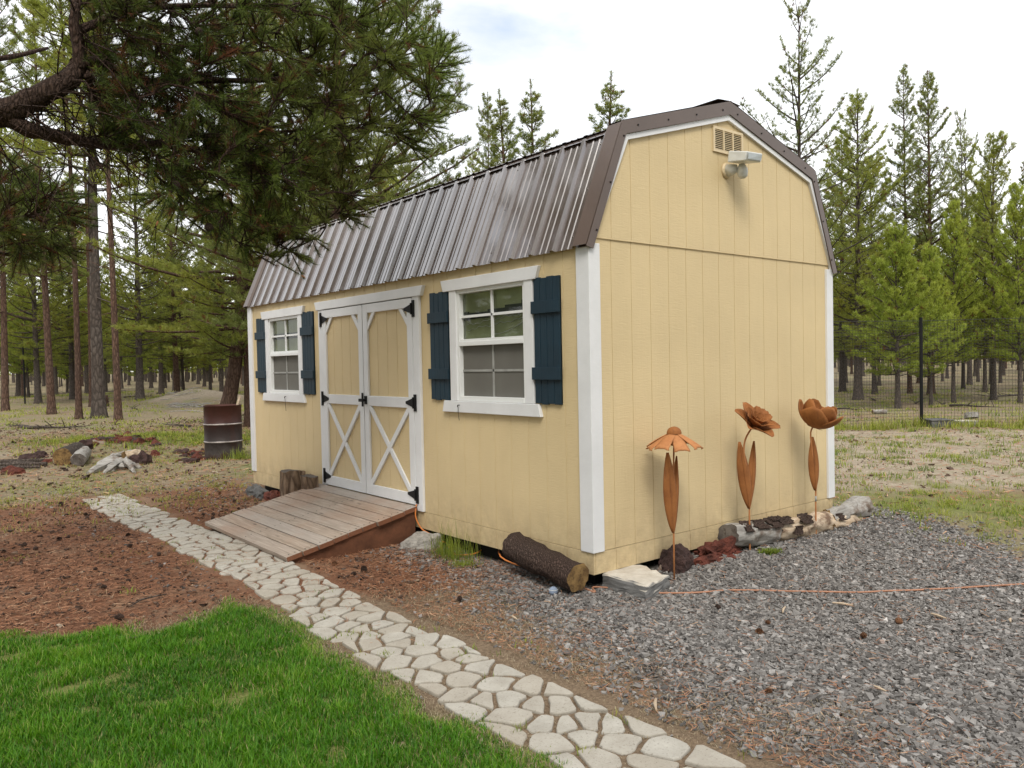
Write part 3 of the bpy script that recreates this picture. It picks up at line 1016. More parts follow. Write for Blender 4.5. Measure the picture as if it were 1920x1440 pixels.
def make_shutter(y0, y1):
    b = B(); n = 4; w = (y1 - y0) / n
    for i in range(n):
        dz = [0, .004, -.003, .005][i % 4]
        b.box(-.020, .001, y0 + i * w + .002, y0 + (i + 1) * w - .002, 1.0 + dz, 1.908 + dz)
    b.box(-.011, .0005, y0 + .002, y1 - .002, 1.01, 1.9)
    o = b.obj('shutter', MAT['navy'], shed, bevel=.002)
    for z0, z1 in ((1.652, 1.742), (1.176, 1.266)):
        c = B(); c.box(-.040, -.021, y0 - .012, y1 + .012, z0, z1); c.obj('batten', MAT['navy'], o, bevel=.002)


make_shutter(.275, .552); make_shutter(1.648, 1.922); make_shutter(4.222, 4.505); make_shutter(5.555, 5.83)

# double door
b = B(); trap(b, 2.045, 4.105, 2.005, 4.144, 1.905, 1.992, -.036, 0); b.obj('door_head', MAT['white'], shed, bevel=.003)
for ya, yb, za in ((2.085, 2.192, .004), (3.985, 4.075, .035)):
    b = B(); b.box(-.026, 0, ya, yb, za, 1.905); b.obj('door_casing', MAT['white'], shed, bevel=.003)


def make_door(y0, y1, hinge_hi):
    z0, z1 = .052, 1.897; sw = .085
    b = B()
    g = [y0 + sw + .03 + .178 * i for i in range(6)]
    siding_panel(b, y0, y1, z0, lambda a: z1, g, lambda a, d, z: (d - .0085, a, z))
    d = b.obj('door', MAT['siding'], shed)
    b = B(); xa, xb = -.030, -.0095
    b.box(xa, xb, y0, y0 + sw, z0, z1); b.box(xa, xb, y1 - sw, y1, z0, z1)
    b.box(xa, xb, y0 + sw, y1 - sw, z1 - .085, z1); b.box(xa, xb, y0 + sw, y1 - sw, .916, 1.012); b.box(xa, xb, y0 + sw, y1 - sw, z0, z0 + .10)
    b.obj('frame', MAT['white'], d, bevel=.003)
    c = .155
    ya, yb = y0 + sw, y1 - sw; zt = z1 - .085
    x2, x3 = -.026, -.0095
    for p, q, w_, dx in (((ya - .02, zt - c), (ya + c - .02, zt + .02), .045, 0), ((yb + .02, zt - c), (yb - c + .02, zt + .02), .045, 0),
                         ((ya - .01, z0 + .09), (yb + .01, .926), .050, 0), ((yb + .01, z0 + .09), (ya - .01, .926), .050, -.0015)):
        b = B(); bar(b, p, q, w_, x2 + dx, x3); b.obj('brace', MAT['white'], d, bevel=.002)
    yh = y1 if hinge_hi else y0; s = 1 if hinge_hi else -1
    for zc in (1.80, .965, .145):
        b = B()
        b.box(-.036, -.0265, *sorted((yh + s * .008, yh + s * .045)), zc - .075, zc + .075)
        b.prism([(yh, zc - .042), (yh - s * .125, zc - .010), (yh - s * .125, zc + .010), (yh, zc + .042)], lambda p, q, t: (t, p, q), -.037, -.0305)
        b.tube([(-.040, yh + s * .004, zc - .05), (-.040, yh + s * .004, zc + .05)], .008, 8)
        b.obj('hinge', MAT['black'], d)
    return d


make_door(3.104, 3.982, True)
d2 = make_door(2.195, 3.092, False)
b = B(); b.box(-.037, -.030, 3.035, 3.085, .93, 1.01); b.tube([(-.037, 3.06, .97), (-.075, 3.06, .97)], .011, 8); b.box(-.092, -.072, 3.018, 3.102, .955, .985)
b.box(-.042, -.0305, 3.108, 3.132, .905, 1.04)
b.obj('handle', MAT['black'], d2, bevel=.003)
b = B(); b.box(-.02, -.004, 3.092, 3.104, .05, 1.897); b.box(-.006, -.001, 2.19, 3.985, 1.897, 1.9045); b.obj('door_gap', MAT['dark'], shed)

# gable vent
vent = link('vent', None, shed)
b = B(); vx0, vx1, vz0, vz1 = 1.362, 1.752, 2.915, 3.112; y0v = -.022
cols = [(vx0 + .022 + i * .120, vx0 + .022 + i * .120 + .106) for i in range(3)]
b.box(vx0, vx1, y0v, -.0095, vz0, vz0 + .02); b.box(vx0, vx1, y0v, -.0095, vz1 - .02, vz1)
ex = [vx0] + [c for p in cols for c in p] + [vx1]
for i in range(0, len(ex), 2): b.box(ex[i], ex[i + 1], y0v, -.0095, vz0 + .02, vz1 - .02)
b.obj('vent_frame', MAT['yellow'], vent)
b = B()
for c0, c1 in cols:
    for k in range(11):
        z = vz0 + .022 + k * (vz1 - vz0 - .04) / 11
        b.add([(c0, y0v + .001, z), (c1, y0v + .001, z), (c1, -.011, z + .011), (c0, -.011, z + .011)], [(0, 1, 2, 3)])
b.obj('louvre', MAT['yellow'], vent)
b = B(); b.box(vx0 + .01, vx1 - .01, -.0105, -.0098, vz0 + .01, vz1 - .01); b.obj('backing', MAT['dark'], vent)

# twin security light under the vent
lt = link('security_light', None, shed)
lx, lz = 1.535, 2.785
b = B(); b.tube([(lx, -.009, lz), (lx, -.020, lz), (lx, -.032, lz)], [.062, .062, .05], 20); b.obj('wall_plate', MAT['yellow'], lt, True)
b = B(); b.tube([(lx, -.03, lz), (lx, -.07, lz), (lx + .01, -.105, lz + .005)], [.048, .042, .030], 18); b.obj('arm', MAT['plastic'], lt, True)
b = B()
hp = [(-.072, -.046, .040), (.072, -.052, .052)]
b.add([(lx - .075, -.075, lz + .045), (lx + .12, -.075, lz + .055), (lx + .12, -.245, lz + .035), (lx - .075, -.235, lz + .025),
       (lx - .066, -.08, lz + .135), (lx + .11, -.08, lz + .140), (lx + .12, -.265, lz + .100), (lx - .075, -.255, lz + .092)],
      [(3, 2, 1, 0), (4, 5, 6, 7), (0, 1, 5, 4), (1, 2, 6, 5), (2, 3, 7, 6), (3, 0, 4, 7)])
b.obj('lamp_head', MAT['plastic'], lt, bevel=.008)
b = B(); b.add([(lx - .062, -.2545, lz + .036), (lx + .108, -.2565, lz + .046), (lx + .108, -.2665, lz + .090), (lx - .062, -.2615, lz + .082)], [(0, 1, 2, 3)])
b.obj('lens', MAT['lens'], lt)
b = B(); b.tube([(lx + .035, -.13, lz + .035), (lx + .035, -.135, lz - .005), (lx + .035, -.137, lz - .03), (lx + .035, -.138, lz - .062), (lx + .035, -.138, lz - .078)], [.022, .040, .042, .036, .018], 18)
b.obj('motion_sensor', MAT['plastic'], lt, True)

# ------------------------------------------------------------------ ramp
ramp = empty('wooden_ramp', (-.6, 3.145, float(H(-.6, 3.1))), 'weathered wooden plank ramp leading up to the shed double doors', 'ramp')
rl = Vector(ramp.location)
pa = np.array([-.034, .046]); pb = np.array([-1.262, -.203]); n = 9
b = B(); dr = pb - pa; Ls = np.linalg.norm(dr); dr = dr / Ls; nr = np.array([-dr[1], dr[0]]); nr = nr if nr[1] > 0 else -nr
R = random.Random(5)
for i in range(n):
    s0 = Ls * i / n + .0045; s1 = Ls * (i + 1) / n - .0045
    y0 = 2.165 + R.uniform(-.012, .012); y1 = 4.125 + R.uniform(-.012, .012); dz = R.uniform(-.002, .002)
    c = [pa + dr * s0 + nr * dz, pa + dr * s1 + nr * dz, pa + dr * s1 + nr * (dz - .038), pa + dr * s0 + nr * (dz - .038)]
    t = R.random()
    N = 8
    vs = []
    for k in range(N + 1):
        yy = y0 + (y1 - y0) * k / N; wv = R.uniform(-.0015, .0015)
        vs += [(p[0] - rl.x, yy - rl.y, p[1] + wv - rl.z) for p in c]
    fs = [(k * 4 + j, k * 4 + (j + 1) % 4, (k + 1) * 4 + (j + 1) % 4, (k + 1) * 4 + j) for k in range(N) for j in range(4)]
    b.add(vs, fs, t)
    b.add([vs[j] for j in range(4)], [(0, 1, 2, 3)], 0, .85); b.add([vs[N * 4 + j] for j in range(4)], [(3, 2, 1, 0)], 0, .85)
b.obj('deck', MAT['deck'], ramp, bevel=.003)
for yy in (2.19, 3.12, 4.06):
    b = B()
    p0 = pa + dr * .02 - nr * .041; p1 = pa + dr * (Ls - .06) - nr * .041
    b.prism([tuple(p0), tuple(p1), (p1[0], -.30), (p0[0], -.30)], lambda p, q, t: (p - rl.x, t - rl.y, q - rl.z), yy, yy + .04)
    b.obj('stringer', MAT['stringer'], ramp)
b = B(); b.tube([(0, 0, 0), (0, 0, .0015)], .0065, 6); nail = b.mesh('nail', MAT['black'])
for i in range(n):
    for yy in (2.21, 3.14, 4.08):
        for ds in (.3, .7):
            p = pa + dr * (Ls * (i + ds) / n) + nr * .001
            link('nail', nail, ramp, (p[0] - rl.x, yy - rl.y + R.uniform(-.01, .01), p[1] - rl.z))

# ------------------------------------------------------------------ rocks and blocks


def rock(name, mat, loc, size, seed, parent=None, rough=.35, flat=.6, sub=3, rotz=0.0, sink=.3):
    bm = bmesh.new(); bmesh.ops.create_icosphere(bm, subdivisions=sub, radius=1)
    o = Vector((seed * 3.7, seed * 1.3, seed * 2.1))
    for v in bm.verts:
        p = v.co.copy()
        k = 1 + rough * mnoise.noise(p * 1.1 + o) + rough * .55 * mnoise.noise(p * 2.6 + o) + rough * .4 * mnoise.noise(p * 6 + o)
        cell = mnoise.cell(p * 1.6 + o)
        k += .06 * (cell - .5)
        v.co = Vector((p.x * k * size[0], p.y * k * size[1], max(-sink, p.z * k) * size[2]))
    me = bpy.data.meshes.new(name); bm.to_mesh(me); bm.free(); me.materials.append(mat)
    ob = link(name, me, parent, [float(c) for c in loc]); ob.rotation_euler = (0, 0, rotz)
    return ob


def on(x, y, dz=0.):
    return np.array([x, y, float(H(x, y)) + dz])


# beside the far front corner and the door
def frontspot(u, v, x):
    p = at_x(u, v, x); return on(p[0], p[1])


tag(rock('rock', MAT['rock_grey'], at_x(475, 914, -.10) * [1, 1, 0] + [0, 0, -.24], (.085, .13, .10), 1), 'small dark grey rock nearest the far corner of the shed front', 'rock')
tag(rock('rock', MAT['rock_grey'], at_x(489, 917, -.12) * [1, 1, 0] + [0, 0, -.24], (.09, .15, .10), 2), 'grey rock leaning between a darker rock and a red lava stone by the wall', 'rock')
tag(rock('rock', MAT['lava'], at_x(513, 923, -.10) * [1, 1, 0] + [0, 0, -.24], (.09, .16, .105), 3, rough=.6), 'red lava stone on the ground left of the split stump by the door', 'rock')

# split round standing by the door
def half_round(name, u, v, x, r, h, rotz, label, seed):
    p = at_x(u, v, x)
    th0 = empty(name, (p[0], p[1], float(H(p[0], p[1])) - .02), label, 'firewood')
    th0.rotation_euler = (radians(seed * 2 - 3), radians(4 - seed * 3), rotz)
    b = B(); n = 14; vs = []; fs = []
    rr = random.Random(seed)
    prof = [(r * (1 + .08 * rr.uniform(-1, 1)) * cos(t), r * (1 + .08 * rr.uniform(-1, 1)) * sin(t)) for t in np.linspace(-pi / 2, pi / 2, n)]
    N = 7
    for k in range(N):
        vs += [(-px * (1 + .03 * rr.uniform(-1, 1)), py, h * k / (N - 1) + (.012 * rr.uniform(-1, 1) if k == N - 1 else 0)) for px, py in prof]
    fs = [(k * n + i, k * n + i + 1, (k + 1) * n + i + 1, (k + 1) * n + i) for k in range(N - 1) for i in range(n - 1)]
    b.add(vs, fs); b.obj('bark', MAT['bark_split'], th0)
    b = B(); b.add([(0, -r, 0), (0, r, 0), (0, r, h), (0, -r, h)], [(0, 1, 2, 3)]); b.obj('split_face', MAT['split_wood'], th0)
    b = B(); b.add(vs[-n:], [tuple(range(n))]); b.obj('cut_end', MAT['end_grey'], th0)


MAT['bark_split'] = mat_bark('split_log_bark', (.16, .105, .07), (.31, .225, .155), (.24, .15, .09), 1.5)
half_round('split_log', 556, 922, -.10, .175, .43, .15, 'wide split log round standing upright, left of the narrower one beside the ramp', 1)
half_round('split_log', 591, 912, -.09, .130, .43, -.1, 'narrower split log standing upright between the wide one and the door casing', 2)

# rough concrete block beside the ramp
b = B(); z = float(H(-.2, 2.0))
b.add([(-.33, 2.02, z - .03), (-.16, 1.78, z - .03), (.05, 1.86, z - .03), (-.06, 2.15, z - .03),
       (-.30, 2.03, z + .055), (-.15, 1.81, z + .085), (.03, 1.87, z + .115), (-.07, 2.13, z + .105)],
      [(3, 2, 1, 0), (4, 5, 6, 7), (0, 1, 5, 4), (1, 2, 6, 5), (2, 3, 7, 6), (3, 0, 4, 7)])


def rough_block(b, name, mat, amp=.010, sub=5, seed=1):
    o = b.obj(name, mat)
    bm = bmesh.new(); bm.from_mesh(o.data)
    bmesh.ops.bevel(bm, geom=bm.edges[:], offset=.012, segments=1, affect='EDGES')
    bmesh.ops.subdivide_edges(bm, edges=bm.edges[:], cuts=sub, use_grid_fill=True)
    for v in bm.verts:
        q = v.co * 16 + Vector((seed, 0, 0))
        v.co += Vector((mnoise.noise(q), mnoise.noise(q + Vector((9, 0, 0))), mnoise.noise(q + Vector((0, 9, 0))))) * amp + \
            Vector((mnoise.noise(q * 3), mnoise.noise(q * 3 + Vector((9, 0, 0))), mnoise.noise(q * 3 + Vector((0, 9, 0))))) * amp * .5
    bm.to_mesh(o.data); bm.free()
    return o


tag(rough_block(b, 'concrete_block', MAT['concrete'], .014), 'rough grey concrete chunk wedged between the ramp side and the shed', 'concrete block')

# broken pale slab at the near corner
zt_, zb_ = -.150, -.27
c4 = [at_z(1127, 1073, zt_), at_z(1214, 1098, zt_ - .01), at_z(1255, 1078, zt_ - .02), at_z(1190, 1056, zt_)]
b = B()
cm = sum(c4) / 4
top = [tuple(c) for c in c4]; bot = [(cm[0] + (c[0] - cm[0]) * 1.04, cm[1] + (c[1] - cm[1]) * 1.04, zb_) for c in c4]
b.add(bot + top, [(3, 2, 1, 0), (4, 5, 6, 7), (0, 1, 5, 4), (1, 2, 6, 5), (2, 3, 7, 6), (3, 0, 4, 7)])
tag(rough_block(b, 'concrete_slab', MAT['slab'], .016, seed=5), 'broken pale concrete slab on the gravel at the near shed corner', 'concrete slab')
tag(rock('rock', MAT['rock_brown'], on(.74, -.06), (.12, .075, .075), 6), 'brown rounded rock between the pale slab and the shed wall', 'rock')
p = ground(1285, 1068)
tag(rock('lava_rock', MAT['lava_dark'], on(p[0], p[1] + .08), (.125, .125, .15), 7, rough=.32, sub=4), 'dark brown lava rock beside the coneflower stem', 'rock')
p = ground(1352, 1048)
tag(rock('lava_rock', MAT['lava'], on(p[0] + .03, p[1] + .06), (.225, .125, .125), 8, rough=.75, sub=4, rotz=-.15), 'rough red lava rock between the dark lava rock and the log', 'rock')

# ------------------------------------------------------------------ logs


def log(name, pts, rad, bark, end, label, cat, group=None, wob=.18, n=26, seed=0, patches=None):
    """round log: bark mesh with cut_end children"""
    pts = [np.array(p, float) for p in pts]
    c = sum(pts) / len(pts)
    root = empty(name, c, label, cat, group)
    P = []; Rr = []
    K = 16
    for k in range(K + 1):
        t = k / K * (len(pts) - 1); i = min(int(t), len(pts) - 2); f = t - i
        P.append(pts[i] * (1 - f) + pts[i + 1] * f - c); Rr.append(rad[i] * (1 - f) + rad[i + 1] * f)
    b = B(); b.tube(P, Rr, n, cap=False, wob=wob)
    b.obj('bark', bark, root, True)
    for e in (0, K):
        b2 = B(); ring = b.v[e * n:(e + 1) * n]
        m = np.mean(np.array(ring), 0)
        b2.add([tuple(m)] + ring, [(0, 1 + (i + 1) % n, 1 + i) for i in range(n)]); b2.obj('cut_end', end, root)
    return root


ax = lambda u, v, x: at_x(u, v, x)
log('log', [ax(1084, 1083, -.135), (ax(1084, 1083, -.135) + ax(962, 1024, -.115)) / 2 + [0, 0, -.006], ax(962, 1024, -.115)], [.098, .096, .104], MAT['bark_log'], MAT['end_dark'],
    'dark barked log lying along the shed front by the near corner', 'log')
# three logs lying along the gable wall
yl = -.17
lg = log('log', [at_y(1366, 1003, yl - .02), at_y(1405, 1002, yl), at_y(1448, 998, yl)], [.088, .092, .088], MAT['grey_wood'], MAT['end_grey'],
         'short silvery log with a dark sawn end, right of the red lava rock', 'log', wob=.25)
lg2 = log('log', [at_y(1449, 994, yl), at_y(1500, 988, yl), at_y(1562, 978, yl)], [.085, .088, .092], MAT['bare_wood'], MAT['end_grey'],
          'peeling pale log in the middle of the row along the gable wall', 'log', wob=.4)
log('log', [at_y(1552, 972, yl - .01), at_y(1585, 962, yl), at_y(1617, 953, yl + .01)], [.072, .080, .115], MAT['grey_wood'], MAT['end_dark'],
    'flared silver driftwood log at the far end of the row, past the shed corner', 'log', wob=.5)
log('branch', [at_y(1556, 984, yl - .05), at_y(1590, 978, yl - .04), at_y(1620, 972, yl - .02)], [.052, .058, .05], MAT['bare_wood'], MAT['end_dark'],
    'short brown branch lying under the flared driftwood log', 'branch', wob=.5)
# flakes of bark still hanging on the two sawn logs
def flakes(root, path, r, n, seed):
    R = random.Random(seed)
    for k in range(n):
        t = R.random() * (len(path) - 1); i = min(int(t), len(path) - 2)
        p = np.array(path[i]) * (1 - (t - i)) + np.array(path[i + 1]) * (t - i)
        d = np.array(path[i + 1]) - np.array(path[i]); d /= np.linalg.norm(d)
        th = R.uniform(-.2, 1.6); s = np.cross(d, [0, 0, 1.]); s /= np.linalg.norm(s)
        if s[1] > 0: s = -s
        b = B(); G = 7; l = R.uniform(.08, .17); w = R.uniform(.6, 1.2); vs = []
        for a in range(G):
            for c_ in range(G):
                aa = th + (c_ / (G - 1) - .5) * w; ll = (a / (G - 1) - .5) * l * (1 + .4 * R.uniform(-1, 1))
                rr = r + .012 + .008 * R.random() + (.012 if c_ in (0, G - 1) else 0)
                vs.append(p + d * ll + (np.array([0, 0, 1.]) * sin(aa) + s * cos(aa)) * rr - np.array(root.location))
        b.add(vs, [(a * G + c_, a * G + c_ + 1, (a + 1) * G + c_ + 1, (a + 1) * G + c_) for a in range(G - 1) for c_ in range(G - 1)])
        o = b.obj('bark_flake', MAT['bark_log'], root)
        sd_ = o.modifiers.new('thick', 'SOLIDIFY'); sd_.thickness = .008


flakes(lg, [at_y(1366, 1003, yl), at_y(1448, 998, yl)], .085, 3, 3)
flakes(lg2, [at_y(1449, 994, yl), at_y(1562, 978, yl)], .082, 5, 4)

# ball
b = B(); p = np.array([-.235, .155]); r = .031
me = bpy.data.meshes.new('ball'); bm = bmesh.new(); bmesh.ops.create_uvsphere(bm, u_segments=24, v_segments=16, radius=r)
for f in bm.faces: f.smooth = True
bm.to_mesh(me); bm.free(); me.materials.append(mat_simple('blue_grey_felt', (.23, .28, .37), .8, ns=30, vary=.15))
ball = link('ball', me, None, (p[0], p[1], float(H(*p)) + r * .9))
tag(ball, 'small blue grey ball resting against the end of the barked log', 'ball')
b = B(); b.tube([(r * 1.01 * cos(t) * .95, r * 1.01 * sin(t) * .95, r * .35) for t in np.linspace(0, 2 * pi, 25)], .0018, 5, cap=False)
b.obj('seam', MAT['plastic'], ball)

# ------------------------------------------------------------------ orange cord
pts = [(-.035, 2.178, .06), (-.05, 2.172, .02), (-.055, 2.165, -.04), (-.045, 2.145, -.10), (-.02, 2.10, -.16), (.02, 1.98, -.20), (.03, 1.85, -.235)]
def gp(u, v, dz=.012):
    p = ground(u, v); return (p[0], p[1], p[2] + dz)
pts += [gp(816, 1006), gp(838, 1022), gp(848, 1040), gp(868, 1045, .02), gp(895, 1043, .03), gp(920, 1030, .06), gp(940, 1020, .07)]
pts += [(-.02, 1.0, -.20), (.005, .6, -.24), (-.005, .2, -.25), (-.03, -.03, -.255)]
pts += [gp(1112, 1104), gp(1150, 1106), gp(1195, 1110), gp(1240, 1115), gp(1300, 1115), gp(1370, 1110), gp(1450, 1111), gp(1530, 1113), gp(1600, 1114), gp(1680, 1111), gp(1760, 1108), gp(1840, 1103),
        gp(1930, 1098), gp(2100, 1090)]
def smooth(pts, k=5):
    pts = [np.array(p, float) for p in pts]; out = []
    for i in range(len(pts) - 1):
        p0 = pts[max(i - 1, 0)]; p1 = pts[i]; p2 = pts[i + 1]; p3 = pts[min(i + 2, len(pts) - 1)]
        for j in range(k):
            t = j / k
            out.append(.5 * ((2 * p1) + (-p0 + p2) * t + (2 * p0 - 5 * p1 + 4 * p2 - p3) * t * t + (-p0 + 3 * p1 - 3 * p2 + p3) * t ** 3))
    return out + [pts[-1]]


sp = smooth(pts)
cut = next(i for i, q in enumerate(sp) if q[1] < .25)
cord = empty('extension_cord', sp[0], 'thin orange extension cord running from the shed door past the log and across the gravel', 'cord')
b = B(); b.tube([q - sp[0] for q in sp[:cut + 1]], .0062, 7); b.obj('cord', MAT['cord'], cord, True)
b = B(); b.tube([q + np.array([0, 0, .003 * mnoise.noise(Vector(q.tolist()) * 5)]) - sp[0] for q in sp[cut:]], .0065, 7); o = b.obj('cord', MAT['cord_faded'], cord, True); o['label'] = 'sun faded stretch across the gravel'

# ------------------------------------------------------------------ rusted steel flowers


def sheet(b, f, nu=9, nv=7):
    vs = [f(i / (nu - 1), j / (nv - 1) * 2 - 1) for i in range(nu) for j in range(nv)]
    b.add(vs, [(i * nv + j, i * nv + j + 1, (i + 1) * nv + j + 1, (i + 1) * nv + j) for i in range(nu - 1) for j in range(nv - 1)])


def leaf(root, z0, z1, wid, az, out, mat, tilt=0.):
    """pointed steel leaf that stands along the stem and curls away from it"""
    b = B(); a = np.array([cos(az), sin(az), 0]); s = np.array([-sin(az), cos(az), 0])
    def f(t, q):
        w = wid * (sin(pi * min(1, t * .93 + .03)) ** .75) * (1 - .25 * t)
        r = .004 + out * t ** 1.3
        return a * (r + .10 * wid - .35 * wid * q * q * (1 - .5 * t)) + s * (w * q + tilt * t) + np.array([0, 0, z0 + (z1 - z0) * t])
    sheet(b, f, 15, 9)
    o = b.obj('leaf', mat, root, True)
    m = o.modifiers.new('thick', 'SOLIDIFY'); m.thickness = .0025
    b = B(); b.tube([np.array(f(t, 0)) + a * .002 for t in np.linspace(.02, .97, 10)], .0022, 5); b.obj('midrib', mat, o)


def petal(b, c, axis, az, ln, wid, r0, elev0, elev1, notch=0., cup=.2, frame=None):
    u, v, w = frame                                         # u,v span the disc, w is the flower's axis
    a = u * cos(az) + v * sin(az); s = -u * sin(az) + v * cos(az)
    cen = [np.zeros(2)]
    N = 11
    for i in range(1, N):
        e = elev0 + (elev1 - elev0) * i / (N - 1)
        cen.append(cen[-1] + np.array([cos(e), sin(e)]) * ln / (N - 1))
    def f(t, q):
        i = min(int(round(t * (N - 1))), N - 1); e = elev0 + (elev1 - elev0) * t
        k = wid * max(.0, sin(pi * (t * .86 + .08)) ** .8 if notch == 0 else (.35 + .65 * t ** .6))
        r, h = cen[i]
        if notch and i == N - 1:
            r -= notch * abs(sin(q * 4.2)) * 1.0; 
        up = cup * k * q * q
        return c + a * (r0 + r - up * sin(e)) + s * k * q + w * (h + up * cos(e))
    sheet(b, f, N, 9)


def solid(o, t=.0025):
    m = o.modifiers.new('thick', 'SOLIDIFY'); m.thickness = t; return o


def frame_for(w):
    w = np.array(w, float); w /= np.linalg.norm(w)
    u = np.cross([0, 1, .01], w); u /= np.linalg.norm(u)
    return u, np.cross(w, u), w


Y = -.24
base1 = at_y(1264, 1073, Y); base1[2] = float(H(base1[0], base1[1]))
def rel(base, u, v):
    return at_y(u, v, base[1]) - base


f1 = empty('metal_flower', base1, 'rusty steel coneflower with drooping petals, nearest of the garden flowers to the shed corner', 'garden ornament')
top1 = rel(base1, 1264, 812)
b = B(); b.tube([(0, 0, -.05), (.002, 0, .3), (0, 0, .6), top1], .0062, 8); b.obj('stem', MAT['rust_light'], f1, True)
leaf(f1, .33, rel(base1, 1254, 848)[2], .057, -2.15, .035, MAT['rust'], -.045); leaf(f1, .33, rel(base1, 1274, 854)[2], .036, -1.9, -.02, MAT['rust'], .045)
fr = (np.array([1., 0, 0]), np.array([0, 1., 0]), np.array([0, 0, 1.]))
for k in range(8):
    b = B(); petal(b, top1 + np.array([0, 0, .004 - .003 * (k % 2)]), None, 2 * pi * k / 8 + .2, .205, .056, .022, -.36 - .10 * (k % 2), -.60, .018, -.25, fr)
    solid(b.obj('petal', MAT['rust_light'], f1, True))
b = B(); cc = top1 + np.array([0, 0, -.004])
b.lathe([(.052, 0), (.051, .012), (.046, .026), (.036, .038), (.022, .046), (.006, .050), (.0001, .0505)], 24, origin=cc); b.obj('cone', MAT['rust'], f1, True)

base2 = at_y(1406, 1031, Y); base2[2] = float(H(base2[0], base2[1]))
f2 = empty('metal_flower', base2, 'rusty steel lily with layered pointed petals on a bent stem, middle of the garden flowers', 'garden ornament')
hd = rel(base2, 1409, 803)
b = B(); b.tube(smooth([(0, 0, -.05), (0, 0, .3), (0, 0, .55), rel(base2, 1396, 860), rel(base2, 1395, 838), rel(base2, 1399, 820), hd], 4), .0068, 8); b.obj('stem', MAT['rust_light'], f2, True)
leaf(f2, .33, rel(base2, 1388, 829)[2], .058, -2.2, .04, MAT['rust'], -.085); leaf(f2, .33, rel(base2, 1417, 826)[2], .046, -1.9, -.02, MAT['rust'], .065)
ax2 = frame_for((-.07, -.55, .65))
for ring, (n_, ln, wd, r0, e0, e1, hh) in enumerate(((6, .205, .066, .012, .72, .28, 0), (6, .165, .056, .010, 1.0, .62, .012), (5, .125, .044, .008, 1.2, .95, .022), (3, .085, .030, .004, 1.35, 1.3, .030))):
    for k in range(n_):
        b = B(); petal(b, hd + ax2[2] * hh, None, 2 * pi * (k + .5 * (ring % 2)) / n_ + .3, ln, wd, r0, e0, e1, 0, .45, ax2)
        solid(b.obj('petal', MAT['rust'], f2, True))

base3 = at_y(1530, 997, Y); base3[2] = float(H(base3[0], base3[1]))
f3 = empty('metal_flower', base3, 'rusty steel tulip with a rounded cup of petals, farthest of the garden flowers', 'garden ornament')
hd = rel(base3, 1524, 801)
b = B(); b.tube(smooth([(0, 0, -.05), (0, 0, .3), rel(base3, 1529, 900), rel(base3, 1520, 820), hd], 4), .0066, 8); b.obj('stem', MAT['rust_light'], f3, True)
b = B(); b.tube([rel(base3, 1529.5, 940), rel(base3, 1529.5, 930)], .0085, 10); b.obj('joint', MAT['grey_vinyl'], f3, True)
leaf(f3, .38, rel(base3, 1520, 819)[2], .056, -2.1, .03, MAT['rust'], -.04)
ax3 = frame_for((.16, -.33, .88))
for ring, (n_, ln, wd, r0, e0, e1, hh, ph) in enumerate(((4, .275, .125, .010, .05, 1.38, -.004, .35), (4, .27, .115, .006, .25, 1.72, .006, 1.13))):
    for k in range(n_):
        b = B(); petal(b, hd + ax3[2] * hh, None, 2 * pi * k / n_ + ph, ln, wd, r0, e0, e1, 0, .30, ax3)
        solid(b.obj('petal', MAT['rust'], f3, True))
for k in range(3):
    b = B(); petal(b, hd, None, 2 * pi * k / 3 - 1.2, .075, .012, .004, -.1, .25, 0, .1, ax3); solid(b.obj('sepal', MAT['rust'], f3, True))

# ------------------------------------------------------------------ barrel
p = ground(420, 858); dpt = depth_of(p)
rb = 33.5 / FPX * dpt; hb = .94
barrel = empty('steel_barrel', (p[0], p[1], p[2] - .01), 'rusty steel drum with two pale scuffed hoops standing past the far shed corner', 'barrel')
b = B()
prof = [(rb * .97, 0), (rb, .012), (rb, .03)]
for zc in (hb * .33, hb * .655):
    prof += [(rb, zc - .03), (rb + .010, zc - .012), (rb + .012, zc), (rb + .010, zc + .012), (rb, zc + .03)]
prof += [(rb, hb - .012), (rb + .008, hb - .008), (rb + .008, hb), (rb - .006, hb), (rb - .006, hb - .5), (0.001, hb - .52)]
b.lathe(prof, 48); b.obj('drum', MAT['barrel'], barrel, True)
for zc in (hb * .33, hb * .655):
    b = B(); b.lathe([(rb + .0105, zc - .011), (rb + .0138, zc - .003), (rb + .0138, zc + .003), (rb + .0105, zc + .011)], 48); b.obj('hoop', MAT['barrel_band'], barrel, True)
b = B(); b.tube([(rb + .002 - .03, 0, hb + .001)] * 1 + [(rb * .2, .1, hb - .35)], .02, 6) if False else None
st = B(); q0 = np.array([.10, -.08, hb - .45]); q1 = np.array([.26, -.16, hb + .155])
st.tube([q0, (q0 + q1) / 2, q1], [.026, .026, .024], 4)
o = st.obj('stick', MAT['bare_wood'], None, loc=(p[0], p[1], p[2] - .01)); tag(o, 'pale wooden stake poking out of the rusty drum', 'stick')

# ------------------------------------------------------------------ rubble and firewood left of the barrel
def gl(u, v, dz=0.):
    q = ground(u, v); q[2] += dz; return q


